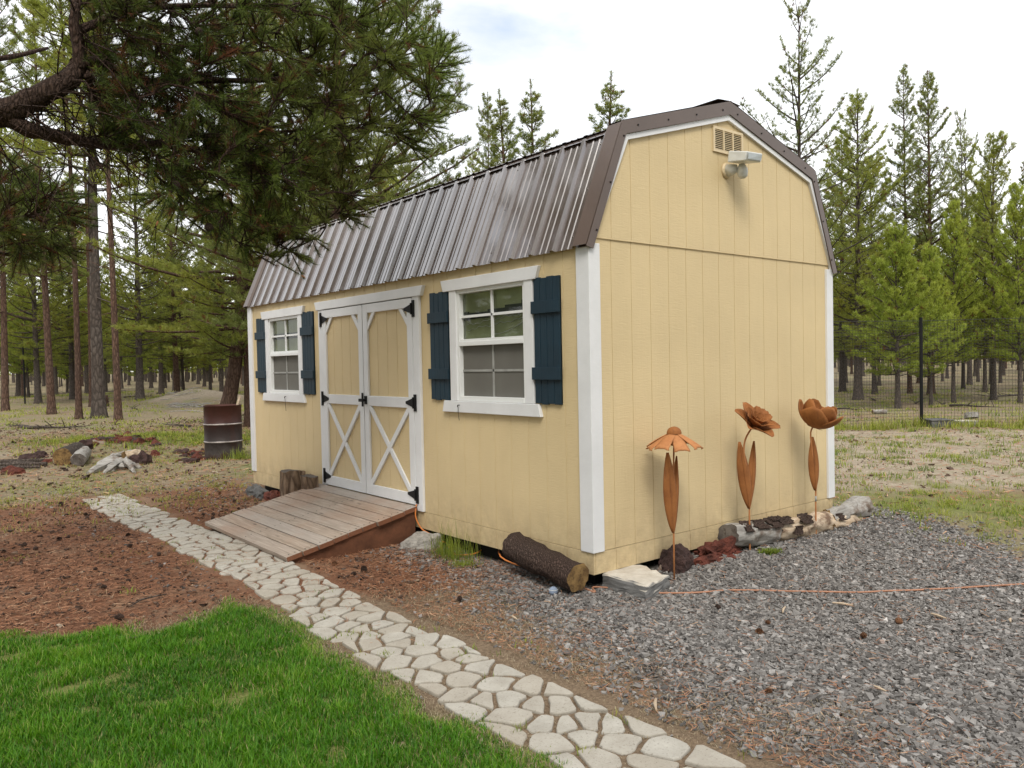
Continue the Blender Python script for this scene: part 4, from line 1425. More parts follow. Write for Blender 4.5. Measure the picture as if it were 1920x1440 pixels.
log('log', [gl(118, 872, .13), gl(146, 858, .13)], [.15, .15], MAT['grey_log'] if 'grey_log' in MAT else MAT['bark_grey'], MAT['end_dark'], 'grey brown log chunk lying left of the whitewashed log', 'log')
log('log', [gl(147, 874, .10), gl(158, 858, .10)], [.115, .115], MAT['grey_wood'], MAT['end_grey'], 'short white weathered log with its dark hollow end facing forward', 'log')
log('log', [gl(150, 850, .14), gl(175, 848, .16)], [.10, .085], MAT['lava_dark'], MAT['end_dark'], 'charred root chunk behind the white weathered log', 'log', wob=.6)
for k, (u0, v0, u1, v1, r) in enumerate(((-60, 873, 82, 867, .032), (-50, 880, 88, 874, .036), (-20, 884, 75, 880, .026), (-70, 868, 66, 873, .028))):
    log('pole', [gl(u0, v0, .04 + .02 * (k % 2)), gl((u0 + u1) / 2, (v0 + v1) / 2, .05), gl(u1, v1, .04)], [r, r * 1.05, r * .9], MAT['bark_grey'], MAT['end_grey'],
        'thin grey pole lying in the low stack at the left edge', 'pole', 'thin poles stacked at the left edge', n=12)
for k, (u, v, sz) in enumerate(((52, 862, .16), (72, 858, .17), (32, 889, .13), (20, 885, .14), (88, 868, .10))):
    tag(rock('rock', MAT['lava_dark'] if k < 2 else MAT['lava'], gl(u, v), (sz, sz * .8, sz * .7), 20 + k), ('dark round rock behind the stacked grey poles', 'dark round rock behind the stacked grey poles', 'reddish stone at the near edge of the pole stack', 'reddish stone at the near edge of the pole stack', 'reddish stone by the right end of the poles')[k], 'rock',
        ('dark rocks behind the poles', 'dark rocks behind the poles', 'reddish stones by the poles', 'reddish stones by the poles', None)[k])
# weathered stump with splayed roots
p = gl(222, 880)
stump = empty('tree_stump', p, 'low weathered stump with splayed silvery roots on the needle bed', 'stump')
b = B()
for k, (u, v, r, u0, v0) in enumerate(((166, 890, .10, 214, 876), (196, 890, .065, 222, 880), (264, 879, .085, 205, 875), (252, 888, .06, 238, 878))):
    q0 = gl(u0, v0, .11) - p; q = gl(u, v, .015) - p
    bb = B(); bb.tube(smooth([q0, q0 * .45 + q * .55 + np.array([0, 0, .015]), q], 4), [r * (1.1 - .75 * t) for t in np.linspace(0, 1, 9)], 5, wob=1.1)
    bb.obj('root', MAT['grey_wood'], stump)
b = B(); b.tube([(0, 0, -.05), (0, 0, .06), (.01, 0, .12)], [.17, .13, .09], 9, wob=1.2); b.obj('stump_wood', MAT['grey_wood'], stump)
log('log', [gl(233, 866, .09), gl(262, 862, .10)], [.09, .085], MAT['bare_wood'], MAT['end_dark'], 'pale peeled branch with a reddish tip lying behind the weathered stump', 'log', wob=.4)
log('log', [gl(209, 865, .08), gl(245, 858, .08)], [.05, .06], MAT['grey_wood'], MAT['end_dark'], 'thin silvery branch lying farthest back of the wood by the stump', 'log', wob=.4)
tag(rock('rock', MAT['lava_dark'], gl(266, 870), (.15, .14, .2), 31, rough=.6), 'dark knobbly root ball right of the weathered stump', 'rock')
tag(rock('rock', MAT['lava'], gl(290, 854), (.11, .09, .09), 32), 'single brick red stone right of the stump', 'rock')
R = random.Random(11)
# ring of lava rubble
protos = [rock('lava_stone', MAT['lava'], (0, 0, 0), (.13, .11, .10), 40, sub=2, rough=.6), rock('lava_stone', MAT['lava_dark'], (0, 0, 0), (.14, .12, .10), 41, sub=2, rough=.6),
          rock('lava_stone', MAT['rock_brown'], (0, 0, 0), (.11, .10, .09), 42, sub=2, rough=.5)]
first = [True] * 3
for k in range(72):
    t = R.random()
    if k < 52:
        u = 165 + 130 * t; v = 832 - 6 * sin(pi * t) + R.uniform(-6, 5); g = 'lava stones heaped in the low rubble pile'; lb = 'rough lava stone in the low rubble heap beyond the stump'
    else:
        u = R.uniform(335, 388); v = R.uniform(845, 868); g = 'stones scattered left of the drum'; lb = 'small rough stone scattered on the ground left of the rusty drum'
    i = R.choices((0, 1, 2), (4, 4, 1))[0]
    o = protos[i] if first[i] else protos[i].copy()
    if not first[i]: COL.objects.link(o)
    first[i] = False
    q = gl(u, v)
    o.location = q; s = R.uniform(.5, 1.15) * (1 if k < 52 else .75); o.scale = (s, s, s * R.uniform(.7, 1.1)); o.rotation_euler = (R.uniform(-.3, .3), R.uniform(-.3, .3), R.uniform(0, 6.28))
    tag(o, lb, 'rock', g)
# brush on the dirt mound
b = B()
for k in range(46):
    q = gl(R.uniform(318, 398), R.uniform(752, 764), R.uniform(.02, .12)); a = R.uniform(-.5, .5); l = R.uniform(.4, 1.3)
    d = np.array([RGT[0] * cos(a) + FWD[0] * sin(a), RGT[1] * cos(a) + FWD[1] * sin(a), R.uniform(-.12, .2)])
    b.tube([q - d * l / 2, q + np.array([0, 0, R.uniform(-.03, .06)]), q + d * l / 2], [.012, .018, .007], 5)
tag(b.obj('brush_pile', MAT['grey_wood']), 'pile of grey dead branches lying on the side of the sandy mound', 'brush', kind='stuff')
R = random.Random(19)
def dead_branch(seed):
    rr = random.Random(seed); b = B(); pts_ = [np.array([(t - .5) * 2.2, .12 * sin(t * 4 + seed), .05 + .05 * rr.random()]) for t in np.linspace(0, 1, 7)]
    b.tube(pts_, [.045, .042, .038, .032, .026, .018, .008], 6, wob=.4)
    for k in range(5):
        p_ = pts_[2 + k % 4]; d_ = np.array([.5 * rr.uniform(.2, 1), rr.choice((-1, 1)) * .5, rr.uniform(.05, .35)]) * rr.uniform(.5, 1.2)
        b.tube([p_, p_ + d_ * .5 + [0, 0, .02], p_ + d_], [.014, .010, .004], 5, False)
    return b.mesh('dead_branch', MAT['bark_grey'])
DB = [dead_branch(1), dead_branch(4)]
for k, (u, v) in enumerate(((60, 742), (130, 738), (262, 745), (300, 738), (250, 768), (330, 800), (30, 800), (1640, 752), (1720, 757), (1770, 760), (1830, 765), (1880, 745), (1600, 770), (210, 735), (385, 742), (100, 805))):
    q = gl(u, v); o = link('dead_branch', DB[k % 2], None, [float(c_) for c_ in q]); s_ = R.uniform(.5, 1.1); o.scale = (s_, s_, s_); o.rotation_euler = (0, 0, R.uniform(0, 6.28))
    tag(o, 'grey dead branch lying on the forest floor left of the shed' if u < 900 else 'grey dead branch lying on the forest floor behind the wire fence', 'branch', 'dead branches in the left woods' if u < 900 else 'dead branches behind the fence')
# short stump between the left trunks
q = gl(197, 762); log('tree_stump', [q - [0, 0, .1], q + [0, 0, .5]], [.17, .12], MAT['bark_pine'], MAT['end_dark'], 'short broken stump standing between the left pine trunks', 'stump', wob=.4)

# ------------------------------------------------------------------ beyond the fence on the right
p = gl(1649, 776); d3 = np.array([RGT[0], RGT[1], 0])
log('log', [p - d3 * .19 + [0, 0, .06], p + d3 * .19 + [0, 0, .06]], [.058, .058], MAT['pale_bark'] if 'pale_bark' in MAT else MAT['grey_wood'], MAT['end_dark'], 'short white log lying alone behind the wire fence', 'log', n=14)
p = gl(1808, 797); log('tree_stump', [p - [0, 0, .05], p + [0, 0, .10]], [.26, .24], MAT['grey_wood'], MAT['slab'], 'low pale sawn stump by the fence foot', 'stump', n=18)
p = gl(1822, 790); log('log_disc', [p + [0, 0, .08], p + [.02, .02, .20]], [.15, .14], MAT['grey_wood'], MAT['slab'], 'pale sawn wood disc tipped on the low stump', 'wood disc', n=16)
p = gl(1757, 799); b = B(); hw = 20 / FPX * depth_of(p)
b.box(-hw, hw, -.22, .22, -.02, .13); b.box(-hw - .02, hw + .02, -.24, .24, .132, .16)
o = b.obj('utility_box', MAT['rock_grey'], None, bevel=.01, loc=p); o.rotation_euler = (0, 0, math.atan2(RGT[1], RGT[0])); tag(o, 'low grey utility box half sunk in grass at the fence foot', 'utility box')


def fence(name, label, pts, posts, h, gap):
    """posts and a wire mesh hung between them"""
    root = empty(name, on(*pts[0]), label, 'fence'); r0 = np.array(root.location)
    for q in posts:
        b = B(); z = float(H(*q)); b.tube([(q[0] - r0[0], q[1] - r0[1], z - .3 - r0[2]), (q[0] - r0[0], q[1] - r0[1], z + h + .03 - r0[2])], .038, 8); b.obj('fence_post', MAT['black'], root)
    V = []; F = []
    w = .005
    pts = [np.array(p, float) for p in pts]
    for a, c in zip(pts[:-1], pts[1:]):
        Ln = np.linalg.norm(c - a); d = (c - a) / Ln; nrm = np.array([-d[1], d[0]])
        nv = int(Ln / gap)
        for k in range(nv + 1):
            q = a + d * (Ln * k / nv); z = float(H(*q))
            for ang in ((d, nrm)):
                k0 = len(V)
                V += [(q[0] - ang[0] * w / 2, q[1] - ang[1] * w / 2, z), (q[0] + ang[0] * w / 2, q[1] + ang[1] * w / 2, z), (q[0] + ang[0] * w / 2, q[1] + ang[1] * w / 2, z + h), (q[0] - ang[0] * w / 2, q[1] - ang[1] * w / 2, z + h)]
                F.append((k0, k0 + 1, k0 + 2, k0 + 3))
        ns = int(Ln / 2); hs = list(np.arange(.04, h + .01, gap))
        for zz in hs:
            ww = w * (1.0 if zz < h - gap else 2.2)
            for k in range(ns):
                q0 = a + d * (Ln * k / ns); q1 = a + d * (Ln * (k + 1) / ns); z0 = float(H(*q0)) + zz; z1 = float(H(*q1)) + zz
                k0 = len(V)
                V += [(*q0, z0 - ww / 2), (*q1, z1 - ww / 2), (*q1, z1 + ww / 2), (*q0, z0 + ww / 2)]; F.append((k0, k0 + 1, k0 + 2, k0 + 3))
    V = np.array(V) - r0
    link('wire_mesh', mesh_np('wire_mesh', V, [np.array(F)], MAT['wire']), root)
    return root


MAT['wire'] = mat_simple('dark_wire', (.03, .03, .03), .5)
fp = ground(1728, 800)[:2]; fr_ = ground(1960, 801)[:2]; fl = ground(1540, 806)[:2]
dirL = (fl - fp) / np.linalg.norm(fl - fp); dirR = (fr_ - fp) / np.linalg.norm(fr_ - fp)
fence('wire_fence', 'tall dark wire mesh fence with a black post right of the shed', [fp + dirL * 7.0, fp, fp + dirR * 9.0], [fp, fp + dirL * 6.0, fp + dirR * 6.2], 2.36, .065)
fq = ground(47, 757)[:2]; dL = -RGT * .97 + FWD * .24
fence('wire_fence', 'distant wire fence with one thin black post among the left pines', [fq + RGT * 5.5 + FWD * 1.5, fq, fq + dL * 14], [fq, fq + dL * 6.5], 2.75, .15)

# ------------------------------------------------------------------ trees


def unit(a):
    return a / (np.linalg.norm(a, axis=-1, keepdims=True) + 1e-9)


def tufts(P, D, n, ln, wd, spread, tint, dead=None):
    """N tufts of n needle blades each -> V, F, tint, dead"""
    N = len(P)
    d = unit(D[:, None, :] + rng.normal(0, spread, (N, n, 3)))
    l = ln * rng.uniform(.65, 1.15, (N, n, 1))
    base = P[:, None, :] + rng.normal(0, ln * .16, (N, n, 3))
    side = unit(np.cross(d, unit(rng.normal(0, 1, (N, n, 3))))) * wd * .5
    tip = base + d * l
    V = np.stack([base - side, base + side, tip], 2).reshape(-1, 3)
    F = np.arange(len(V)).reshape(-1, 3)
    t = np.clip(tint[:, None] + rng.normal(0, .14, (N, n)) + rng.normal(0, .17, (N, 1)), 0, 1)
    t = np.repeat(t.reshape(-1), 3)
    dd = np.repeat(np.repeat(dead if dead is not None else np.zeros(N), n), 3)
    return V, F, t, dd


def limb_points(p0, az, el, ln, rise, k=6):
    out = [p0]; p = p0.copy(); e = el
    az = az
    for i in range(k):
        e = e + rise / k + random.uniform(-.08, .08); az += random.uniform(-.12, .12)
        p = p + np.array([cos(az) * cos(e), sin(az) * cos(e), sin(e)]) * ln / k
        out.append(p)
    return out


def pine_meshes(name, seed, h, r, cb, cw, step, per, needle, bark, nl=.13, nw=.014, nb=9, dens=13, el=(-.1, .8), shape=.75, stubs=10, bend=None, jag=.45, wf=1.):
    """returns trunk mesh and crown mesh; cb = height of the lowest live branch, cw = crown half width"""
    random.seed(seed)
    cw *= WIDE * wf; dens *= DENS; nb += 1; nw *= 1.15; nl *= .9; shape = max(.4, shape - .15)
    sway = [random.uniform(-1, 1) * h * .008 for _ in range(4)]

    def ax_(z):
        t = z / h
        p = np.array([sway[0] * sin(t * 3) + sway[1] * t * t * 2, sway[2] * sin(t * 2.6 + 1) - sway[2] * sin(1) + sway[3] * t * t * 2, z])
        return p + (bend(t) if bend else 0)
    b = B()
    zs = np.concatenate([[-.25, 0, .12, .35], np.linspace(.8, h, 16)])
    rad = [r * (1 - .93 * max(0, z) / h) + r * .42 * math.exp(-max(0, z) / (.16 + r * .5)) for z in zs]
    b.tube([ax_(z) for z in zs], rad, 10, wob=.10)
    for _ in range(stubs):                                  # dead snags below the crown
        z = random.uniform(.18 * h, max(cb, .3 * h) + .15 * h); az = random.uniform(0, 6.28); l = random.uniform(.2, .75) * cw * .8
        q = limb_points(ax_(z), az, random.uniform(-.35, .35), l, random.uniform(-.3, .3), 3)
        b.tube(q, [.016 + .01 * r, .012, .009, .004], 4, False)
    TP = []; TD = []; TT = []
    z = cb
    while z < h * .975:
        relh = (z - cb) / (h - cb)
        m = max(3, int(per * (1 - .35 * relh)))
        a0 = random.uniform(0, 6.28)
        for k in range(m):
            if random.random() < .10: continue
            az = a0 + 6.28 * k / m + random.uniform(-.35, .35)
            taper = min(1, .55 + relh * 3.2) * (1 - relh) ** shape
            ln = max(.16, cw * taper * random.uniform(1 - jag, 1.12))
            zz = z + random.uniform(-.5, .5) * step
            e0 = el[0] + (el[1] - el[0]) * relh + random.uniform(-.15, .15)
            q = limb_points(ax_(min(zz, h * .98)), az, e0, ln, .45, 5)
            b.tube(q, [max(.006, (.012 + .012 * ln) * (1 - .8 * i / 5)) for i in range(6)], 4, False)
            nt = max(3, int(dens * ln * (1.2 if ln < 1 else 1)))
            q = np.array(q)
            for j in range(nt):
                t = (.16 + .84 * random.random() ** .75) * 5; i = min(int(t), 4); f = t - i
                p = q[i] * (1 - f) + q[i + 1] * f; d = unit(q[i + 1] - q[i])
                sd_ = unit(np.cross(d, [0, 0, 1.])); off = random.uniform(-1, 1) * .34 * ln * (1.1 - t / 5) + random.uniform(-.08, .08)
                p = p + sd_ * off + d * abs(off) * .55 + np.array([0, 0, random.uniform(-.04, .10) + .12 * abs(off)])
                TP.append(p); TD.append(unit(d * .6 + sd_ * np.sign(off) * .35 + np.array([0, 0, .55])))
                TT.append(.18 + .55 * (t / 5) * random.uniform(.6, 1.1) + .18 * relh)  # crown shading put into tint: darker inside, lighter at tips and top
        z += step * random.uniform(.75, 1.25)
    for j in range(5):
        TP.append(ax_(h * (.97 + .006 * j))); TD.append(np.array([0, 0, 1.])); TT.append(.7)
    P = np.array(TP); D = np.array(TD); T = np.array(TT)
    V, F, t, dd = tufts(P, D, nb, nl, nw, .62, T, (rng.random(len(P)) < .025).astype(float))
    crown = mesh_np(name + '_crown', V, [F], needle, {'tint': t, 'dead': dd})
    return b.mesh(name + '_trunk', bark, True), crown


MT = MAT
WIDE, DENS = 1.55, 1.55
KIND = {
    'bare_tall': pine_meshes('tall_pine', 1, 19, .11, 9.0, 1.7, .42, 6, MT['needle_mid'], MT['bark_pine'], .15, .017, 9, 15, stubs=26, wf=.7),
    'tall': pine_meshes('tall_pine', 2, 17, .12, 5.2, 2.0, .40, 6, MT['needle_dark'], MT['bark_pine'], .15, .017, 10, 17, stubs=22, wf=.75),
    'full': pine_meshes('full_pine', 3, 14, .17, 2.3, 2.1, .36, 6, MT['needle_mid'], MT['bark_grey'], .15, .018, 10, 16, stubs=12),
    'full2': pine_meshes('full_pine', 4, 12, .13, 2.0, 1.8, .34, 6, MT['needle_mid'], MT['bark_grey'], .15, .018, 10, 17, stubs=12, shape=.6),
    'dark': pine_meshes('dark_pine', 5, 16, .17, 2.6, 2.3, .36, 6, MT['needle_dark'], MT['bark_pine'], .15, .018, 10, 16, stubs=10, shape=.85),
    'young': pine_meshes('young_pine', 6, 5.6, .085, 1.15, 1.25, .24, 7, MT['needle_young'], MT['bark_grey'], .13, .014, 11, 30, el=(0, .9), stubs=4, jag=.3),
    'young2': pine_meshes('young_pine', 7, 7.5, .095, 1.5, 1.35, .27, 7, MT['needle_young'], MT['bark_grey'], .13, .015, 11, 26, el=(.05, .9), stubs=6, jag=.35),
    'sparse': pine_meshes('sparse_pine', 8, 16, .17, 4.0, 2.6, .46, 5, MT['needle_dark'], MT['bark_grey'], .16, .020, 9, 11, el=(.0, .75), stubs=14, shape=.62, jag=.6),
    'spire': pine_meshes('spire_pine', 9, 14, .15, 3.0, 1.9, .38, 6, MT['needle_dark'], MT['bark_pine'], .15, .018, 10, 15, shape=1.05, stubs=8),
    'thin': pine_meshes('thin_pine', 10, 12, .085, 4.5, 1.1, .40, 5, MT['needle_mid'], MT['bark_grey'], .15, .018, 9, 15, stubs=16),
}
KH = dict(bare_tall=19, tall=17, full=14, full2=12, dark=16, young=5.6, young2=7.5, sparse=16, spire=14, thin=12)


def tree(kind, x, y, height, rz, label, group=None, wide=1.0):
    z = float(H(x, y))
    t = empty('pine_tree', (x, y, z), label, 'tree', group)
    s = height / KH[kind]
    t.scale = (s * wide, s * wide, s); t.rotation_euler = (0, 0, rz)
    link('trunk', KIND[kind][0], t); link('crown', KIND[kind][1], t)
    return t


USED = []


def named(kind, u, vb, vt, label, wide=1.0, dep=None, group=None, rz=None):
    p = ground(u, vb) if dep is None else at_depth(u, 700, dep)
    d = depth_of(p); h = (vb - vt) / FPX * d if dep is None else (p[2] * 0 + CAM[2] + .27 + (at_depth(u, vt, d)[2] - CAM[2]))
    tree(kind, p[0], p[1], h, rz if rz is not None else random.uniform(0, 6.28), label, group, wide)
    USED.append((p[0], p[1]))


random.seed(21)
# left stand
named('tall', 10, 772, -130, 'reddish pine trunk farthest left at the frame edge')
named('tall', 97, 776, -80, 'stout flared pine trunk second from the left edge', 1.15)
named('bare_tall', 148, 786, -260, 'straight dark trunked pine just left of the leaning thin pair', 1.0)
named('bare_tall', 172, 763, -120, 'pine trunk standing behind the short broken stump', .9)
named('thin', 186, 783, -330, 'slender pine curving slightly beside the tall bare trunk', 1.5)
named('bare_tall', 222, 788, -300, 'tall pale bare pine trunk rising clear right of the slender one', 1.05)
named('dark', 466, 800, -60, 'dark pine trunk half hidden by the far shed corner', .8)
# right stand
named('sparse', 1500, 0, 22, 'tall thin crowned pine rising behind the right slope of the shed roof', 1.0, dep=27)
named('full', 1609, 750, 172, 'dense pointed pine nearest the right side of the shed', 1.15)
named('tall', 1706, 737, 122, 'tall pine with a thick dark foot, left of the twin tops', 1.0)
named('dark', 1746, 741, 135, 'tall pine with a bare reddish upper trunk, right of the twin tops', 1.0)
named('sparse', 1806, 0, 228, 'sparse grey pine right of the twin pointed tops', .6, dep=34)
named('thin', 1818, 0, 255, 'thin pine leaning against the sparse grey one', 1.3, dep=36)
named('sparse', 1857, 0, 300, 'small sparse topped pine left of the frame edge', .55, dep=36)
named('spire', 1928, 0, 285, 'pointed pine cut by the right frame edge', 1.0, dep=30)
named('young', 1684, 766, 432, 'bright green young pine just left of the black fence post', .98)
named('young', 1746, 761, 470, 'slim young pine right behind the black fence post', .72)
named('young2', 1788, 754, 385, 'yellow green young pine second right of the fence post', .8)
named('young2', 1847, 736, 350, 'pale stemmed young pine with high airy branches on the right', .75)
named('young2', 1913, 757, 352, 'bright young pine at the right frame edge', .8)
named('full2', 1640, 738, 300, 'bushy mid green pine behind the bright young pine')
named('full', 1580, 735, 250, 'pine pressing against the right corner trim of the shed')
# tops above the ridge
named('spire', 962, 0, 172, 'left of the twin pine tops showing above the shed ridge', 1.6, dep=38)
named('spire', 1008, 0, 163, 'right of the twin pine tops showing above the shed ridge', 1.5, dep=40)
named('spire', 1140, 0, 145, 'single pine top above the ridge near the gable end', 1.6, dep=38)
named('thin', 890, 0, 292, 'smallest pine top just clearing the roof knee', 1.2, dep=42)
# big pine behind the far end of the shed
KIND['big'] = pine_meshes('big_pine', 12, 12, .20, 1.9, 2.75, .30, 7, MT['needle_dark'], MT['bark_pine'], .12, .011, 14, 24, el=(-.15, .6), shape=.55, stubs=8, jag=.4); KH['big'] = 12
named('big', 640, 0, -260, 'large green pine spreading behind the far end of the shed roof', 1.0, dep=17.5, rz=1.0)
# leaning pine behind the drum
KIND['leaning'] = pine_meshes('leaning_pine', 13, 11.5, .21, 2.2, 2.7, .38, 6, MT['needle_mid'], MT['bark_pine'], .13, .012, 13, 22, el=(-.25, .5), shape=.5, stubs=8, jag=.5,
                              bend=lambda t: np.array([RGT[0], RGT[1], 0]) * (.62 * (1 - math.exp(-t * 6)) + .5 * t)); KH['leaning'] = 11.5
p = ground(416, 800); d = depth_of(p)
tree('leaning', p[0], p[1], 11.5, 0.0, 'leaning pine with low green boughs behind the rusty drum'); USED.append((p[0], p[1]))

# unseen pines added outside the view so panes and roof steel mirror trees
random.seed(44)
for k, (x, y, hh, kd) in enumerate(((-8.0, -10.5, 14, 'dark'), (-11.5, -7.0, 13, 'full'), (-4.6, -14.5, 14, 'dark'), (-13.5, -3.0, 13, 'full'), (-9.0, -15, 16, 'dark'), (-16, -9, 15, 'full'), (-1.0, -16, 13, 'full'), (-12, -12, 15, 'dark'), (-17, -2, 14, 'dark'),
                              (2, -15.5, 14, 'dark'), (5.5, -17, 15, 'full'), (9, -15, 14, 'dark'), (-11, 10, 13, 'dark'), (-14.5, 13, 14, 'full'), (-17, 8, 14, 'dark'), (-13, 17.5, 14, 'full2'), (-19, 14, 15, 'dark'),
                              (-10, 15, 12, 'full2'), (-15, 4, 13, 'dark'), (-12, 22, 14, 'full'), (-20, 20, 15, 'dark'))):
    tree(kd, x, y, hh, random.uniform(0, 6.28), 'unseen pine added to be mirrored in the windows and roof', 'added pines mirrored in the windows', 1.15)

# the stand beyond: every tree its own object
random.seed(5)
cnt = 0; tries = 0
while cnt < 262 and tries < 20000:
    tries += 1
    D = 26 + 84 * random.random() ** 1.25
    S = random.uniform(-.78, .78) * D
    q = S / D
    if q < .02 and D < 36 + 6 * random.random(): continue
    if .02 <= q < .40 and D < 36: continue
    x, y = CAM[0] + FWD[0] * D + RGT[0] * S, CAM[1] + FWD[1] * D + RGT[1] * S
    if math.hypot(x - 9, y - 35) < 4.5: continue
    # keep the visible wedge behind the shed thinner: little of it shows
    if .0 < q < .38 and random.random() < .55: continue
    md = 2.0 + .012 * D
    if any((x - a) ** 2 + (y - c) ** 2 < md * md for a, c in USED): continue
    USED.append((x, y))
    left = q < 0
    kind = random.choices(('tall', 'full', 'full2', 'dark', 'thin', 'bare_tall', 'young2', 'spire'), (2, 6, 7, 1.5, 2, 1, 4, 1) if left else (1.5, 5, 6, 2, 1.5, .5, 3, 2))[0]
    hh = KH[kind] * random.uniform(.72, 1.02)
    if q > .02: hh *= .86 if q < .40 else .80
    if D > 60: hh *= .9
    tree(kind, x, y, hh, random.uniform(0, 6.28), 'pine in the mixed stand of the woods on the left' if left else 'pine in the mixed stand of the woods behind the shed and fence',
         'pines of the left woods' if left else 'pines of the woods behind the shed', random.uniform(.85, 1.2))
    cnt += 1

# far woods that read as one mass
V = []; F = []; T = []
P = []; Dd = []; Tt = []
b = B()
for k in range(850):
    D = random.uniform(98, 215); S = random.uniform(-.8, .8) * D
    x, y = CAM[0] + FWD[0] * D + RGT[0] * S, CAM[1] + FWD[1] * D + RGT[1] * S; z = float(H(x, y)); hh = random.uniform(8, 13)
    b.tube([(x, y, z - .3), (x, y, z + hh * .55), (x, y, z + hh)], [.17, .11, .02], 5, False)
    for j in range(80):
        t = random.random() ** .8; rr = 2.0 * (1 - t) ** .7 * random.random() ** .6; a = random.uniform(0, 6.28)
        P.append((x + rr * cos(a), y + rr * sin(a), z + 1.1 + (hh - 1.1) * t)); Dd.append((cos(a) * .5, sin(a) * .5, .6)); Tt.append(.2 + .5 * random.random())
Vc, Fc, tcol, dd = tufts(np.array(P), np.array(Dd), 5, .55, .16, .7, np.array(Tt))
far = link('far_woods', b.mesh('far_woods', MT['bark_grey'])); tag(far, 'far pine woods closing the view between the nearer trunks', kind='stuff')
fc = link('far_foliage', mesh_np('far_foliage', Vc, [Fc], MT['needle_mid'], {'tint': tcol, 'dead': dd}), far)
fc['kind'] = 'stuff'

# ------------------------------------------------------------------ the near pine reaching in from the left
random.seed(31)
nt_ = at_depth(-420, 700, 4.9); nt_[2] = float(H(nt_[0], nt_[1]))
near = empty('pine_tree', nt_, 'near pine with forked limb and dark boughs reaching in from the upper left', 'tree')
N0 = np.array(nt_)


def pd(u, v, d):
    return at_depth(u, v, d * .87)


limbs = []                                                # (points, r0, r1)
trunk_pts = [nt_ + [0, 0, -.3], nt_ + [0, 0, .2], nt_ + [.05, 0, 1.8], nt_ + [.0, .1, 3.5], nt_ + [.1, .1, 5.5], nt_ + [.05, .2, 8]]
b = B(); b.tube([p - N0 for p in smooth(trunk_pts, 4)], [.26, .22, .2, .19, .18, .175, .17, .165, .16, .155, .15, .145, .14, .13, .12, .11, .09, .08, .06, .05, .04][:21], 16, wob=.15)
b.obj('trunk', MT['bark_near'], near, True)
A0 = pd(-420, 330, 5.55)
limb_specs = [
    ([A0, pd(-200, 268, 5.4), pd(-60, 228, 5.3), pd(12, 208, 5.3), pd(70, 180, 5.35), pd(125, 152, 5.45), pd(158, 118, 5.55)], .125, .058),
    ([pd(0, 212, 5.3), pd(55, 243, 5.35), pd(95, 252, 5.5), pd(140, 262, 5.6), pd(200, 271, 5.8), pd(260, 272, 6.0), pd(335, 275, 6.2), pd(430, 300, 6.5), pd(520, 330, 6.8), pd(590, 380, 7.0)], .062, .016),
    ([pd(150, 130, 5.5), pd(148, 90, 5.5), pd(140, 40, 5.5), pd(150, -40, 5.6)], .05, .03),
    ([pd(150, 122, 5.5), pd(185, 116, 5.6), pd(235, 140, 5.8), pd(300, 155, 6.0), pd(390, 150, 6.3), pd(500, 150, 6.6), pd(620, 130, 7.0), pd(740, 110, 7.4)], .045, .012),
    ([pd(160, 138, 5.5), pd(200, 178, 5.7), pd(250, 218, 5.9), pd(320, 245, 6.1), pd(400, 255, 6.4), pd(500, 250, 6.7), pd(620, 240, 7.0), pd(750, 240, 7.4)], .036, .010),
    ([pd(235, 140, 5.8), pd(330, 190, 6.2), pd(400, 240, 6.5), pd(450, 330, 6.7), pd(480, 400, 6.9)], .028, .008),
    ([pd(140, 60, 5.5), pd(250, 20, 6.0), pd(400, 10, 6.4), pd(560, 20, 6.8), pd(700, 40, 7.2)], .035, .010),
    ([pd(-300, 300, 5.5), pd(-120, 380, 6.3), pd(0, 410, 6.8), pd(90, 400, 7.2)], .05, .012),
    ([pd(-350, 200, 5.5), pd(-150, 120, 6.0), pd(0, 110, 6.5), pd(90, 90, 7.0)], .05, .012),
]
nodes = []
for pts, r0, r1 in limb_specs:
    sp = smooth(pts, 5)
    b = B(); b.tube([p - N0 for p in sp], list(np.linspace(r0 * .74, r1 * .8, len(sp))), 14, wob=.35)
    b.obj('limb', MT['bark_near'], near, True)
    k = len(sp)
    for i, p in enumerate(sp):
        if i > k * .3: nodes.append((p, r0 + (r1 - r0) * i / k))
P1 = [(175, -45), (470, -60), (700, -60), (760, -20), (770, 70), (825, 95), (835, 160), (812, 215), (790, 280), (735, 300), (690, 345), (650, 385), (590, 400), (560, 430), (520, 450), (470, 445), (400, 415), (335, 395),
      (300, 340), (255, 300), (195, 262), (170, 190), (165, 110)]
P2 = [(-60, 320), (60, 335), (135, 365), (140, 420), (110, 465), (40, 480), (-60, 480)]


def ok(p):
    if p[0] > -.45 and -.5 < p[1] < L + .3:
        x = min(max(p[0], 0), W)
        return p[2] > gable_top(x) + .45
    return True


cl = []
def sample(poly, n, d0, d1, mind):
    us = [p[0] for p in poly]; vs = [p[1] for p in poly]; t = 0
    got = []
    while len(got) < n and t < 6000:
        t += 1
        u, v = random.uniform(min(us), max(us)), random.uniform(min(vs), max(vs))
        if not inside(poly, np.array(u), np.array(v)): continue
        f = (u - min(us)) / (max(us) - min(us))
        p = pd(u, v, d0 + (d1 - d0) * f * .6 + random.uniform(0, 1.5))
        if not ok(p): continue
        if any(np.linalg.norm(p - q) < mind for q in got): continue
        got.append(p)
    return got


cl = sample(P1, 300, 5.2, 7.4, .16) + sample(P2, 42, 6.0, 7.2, .18)
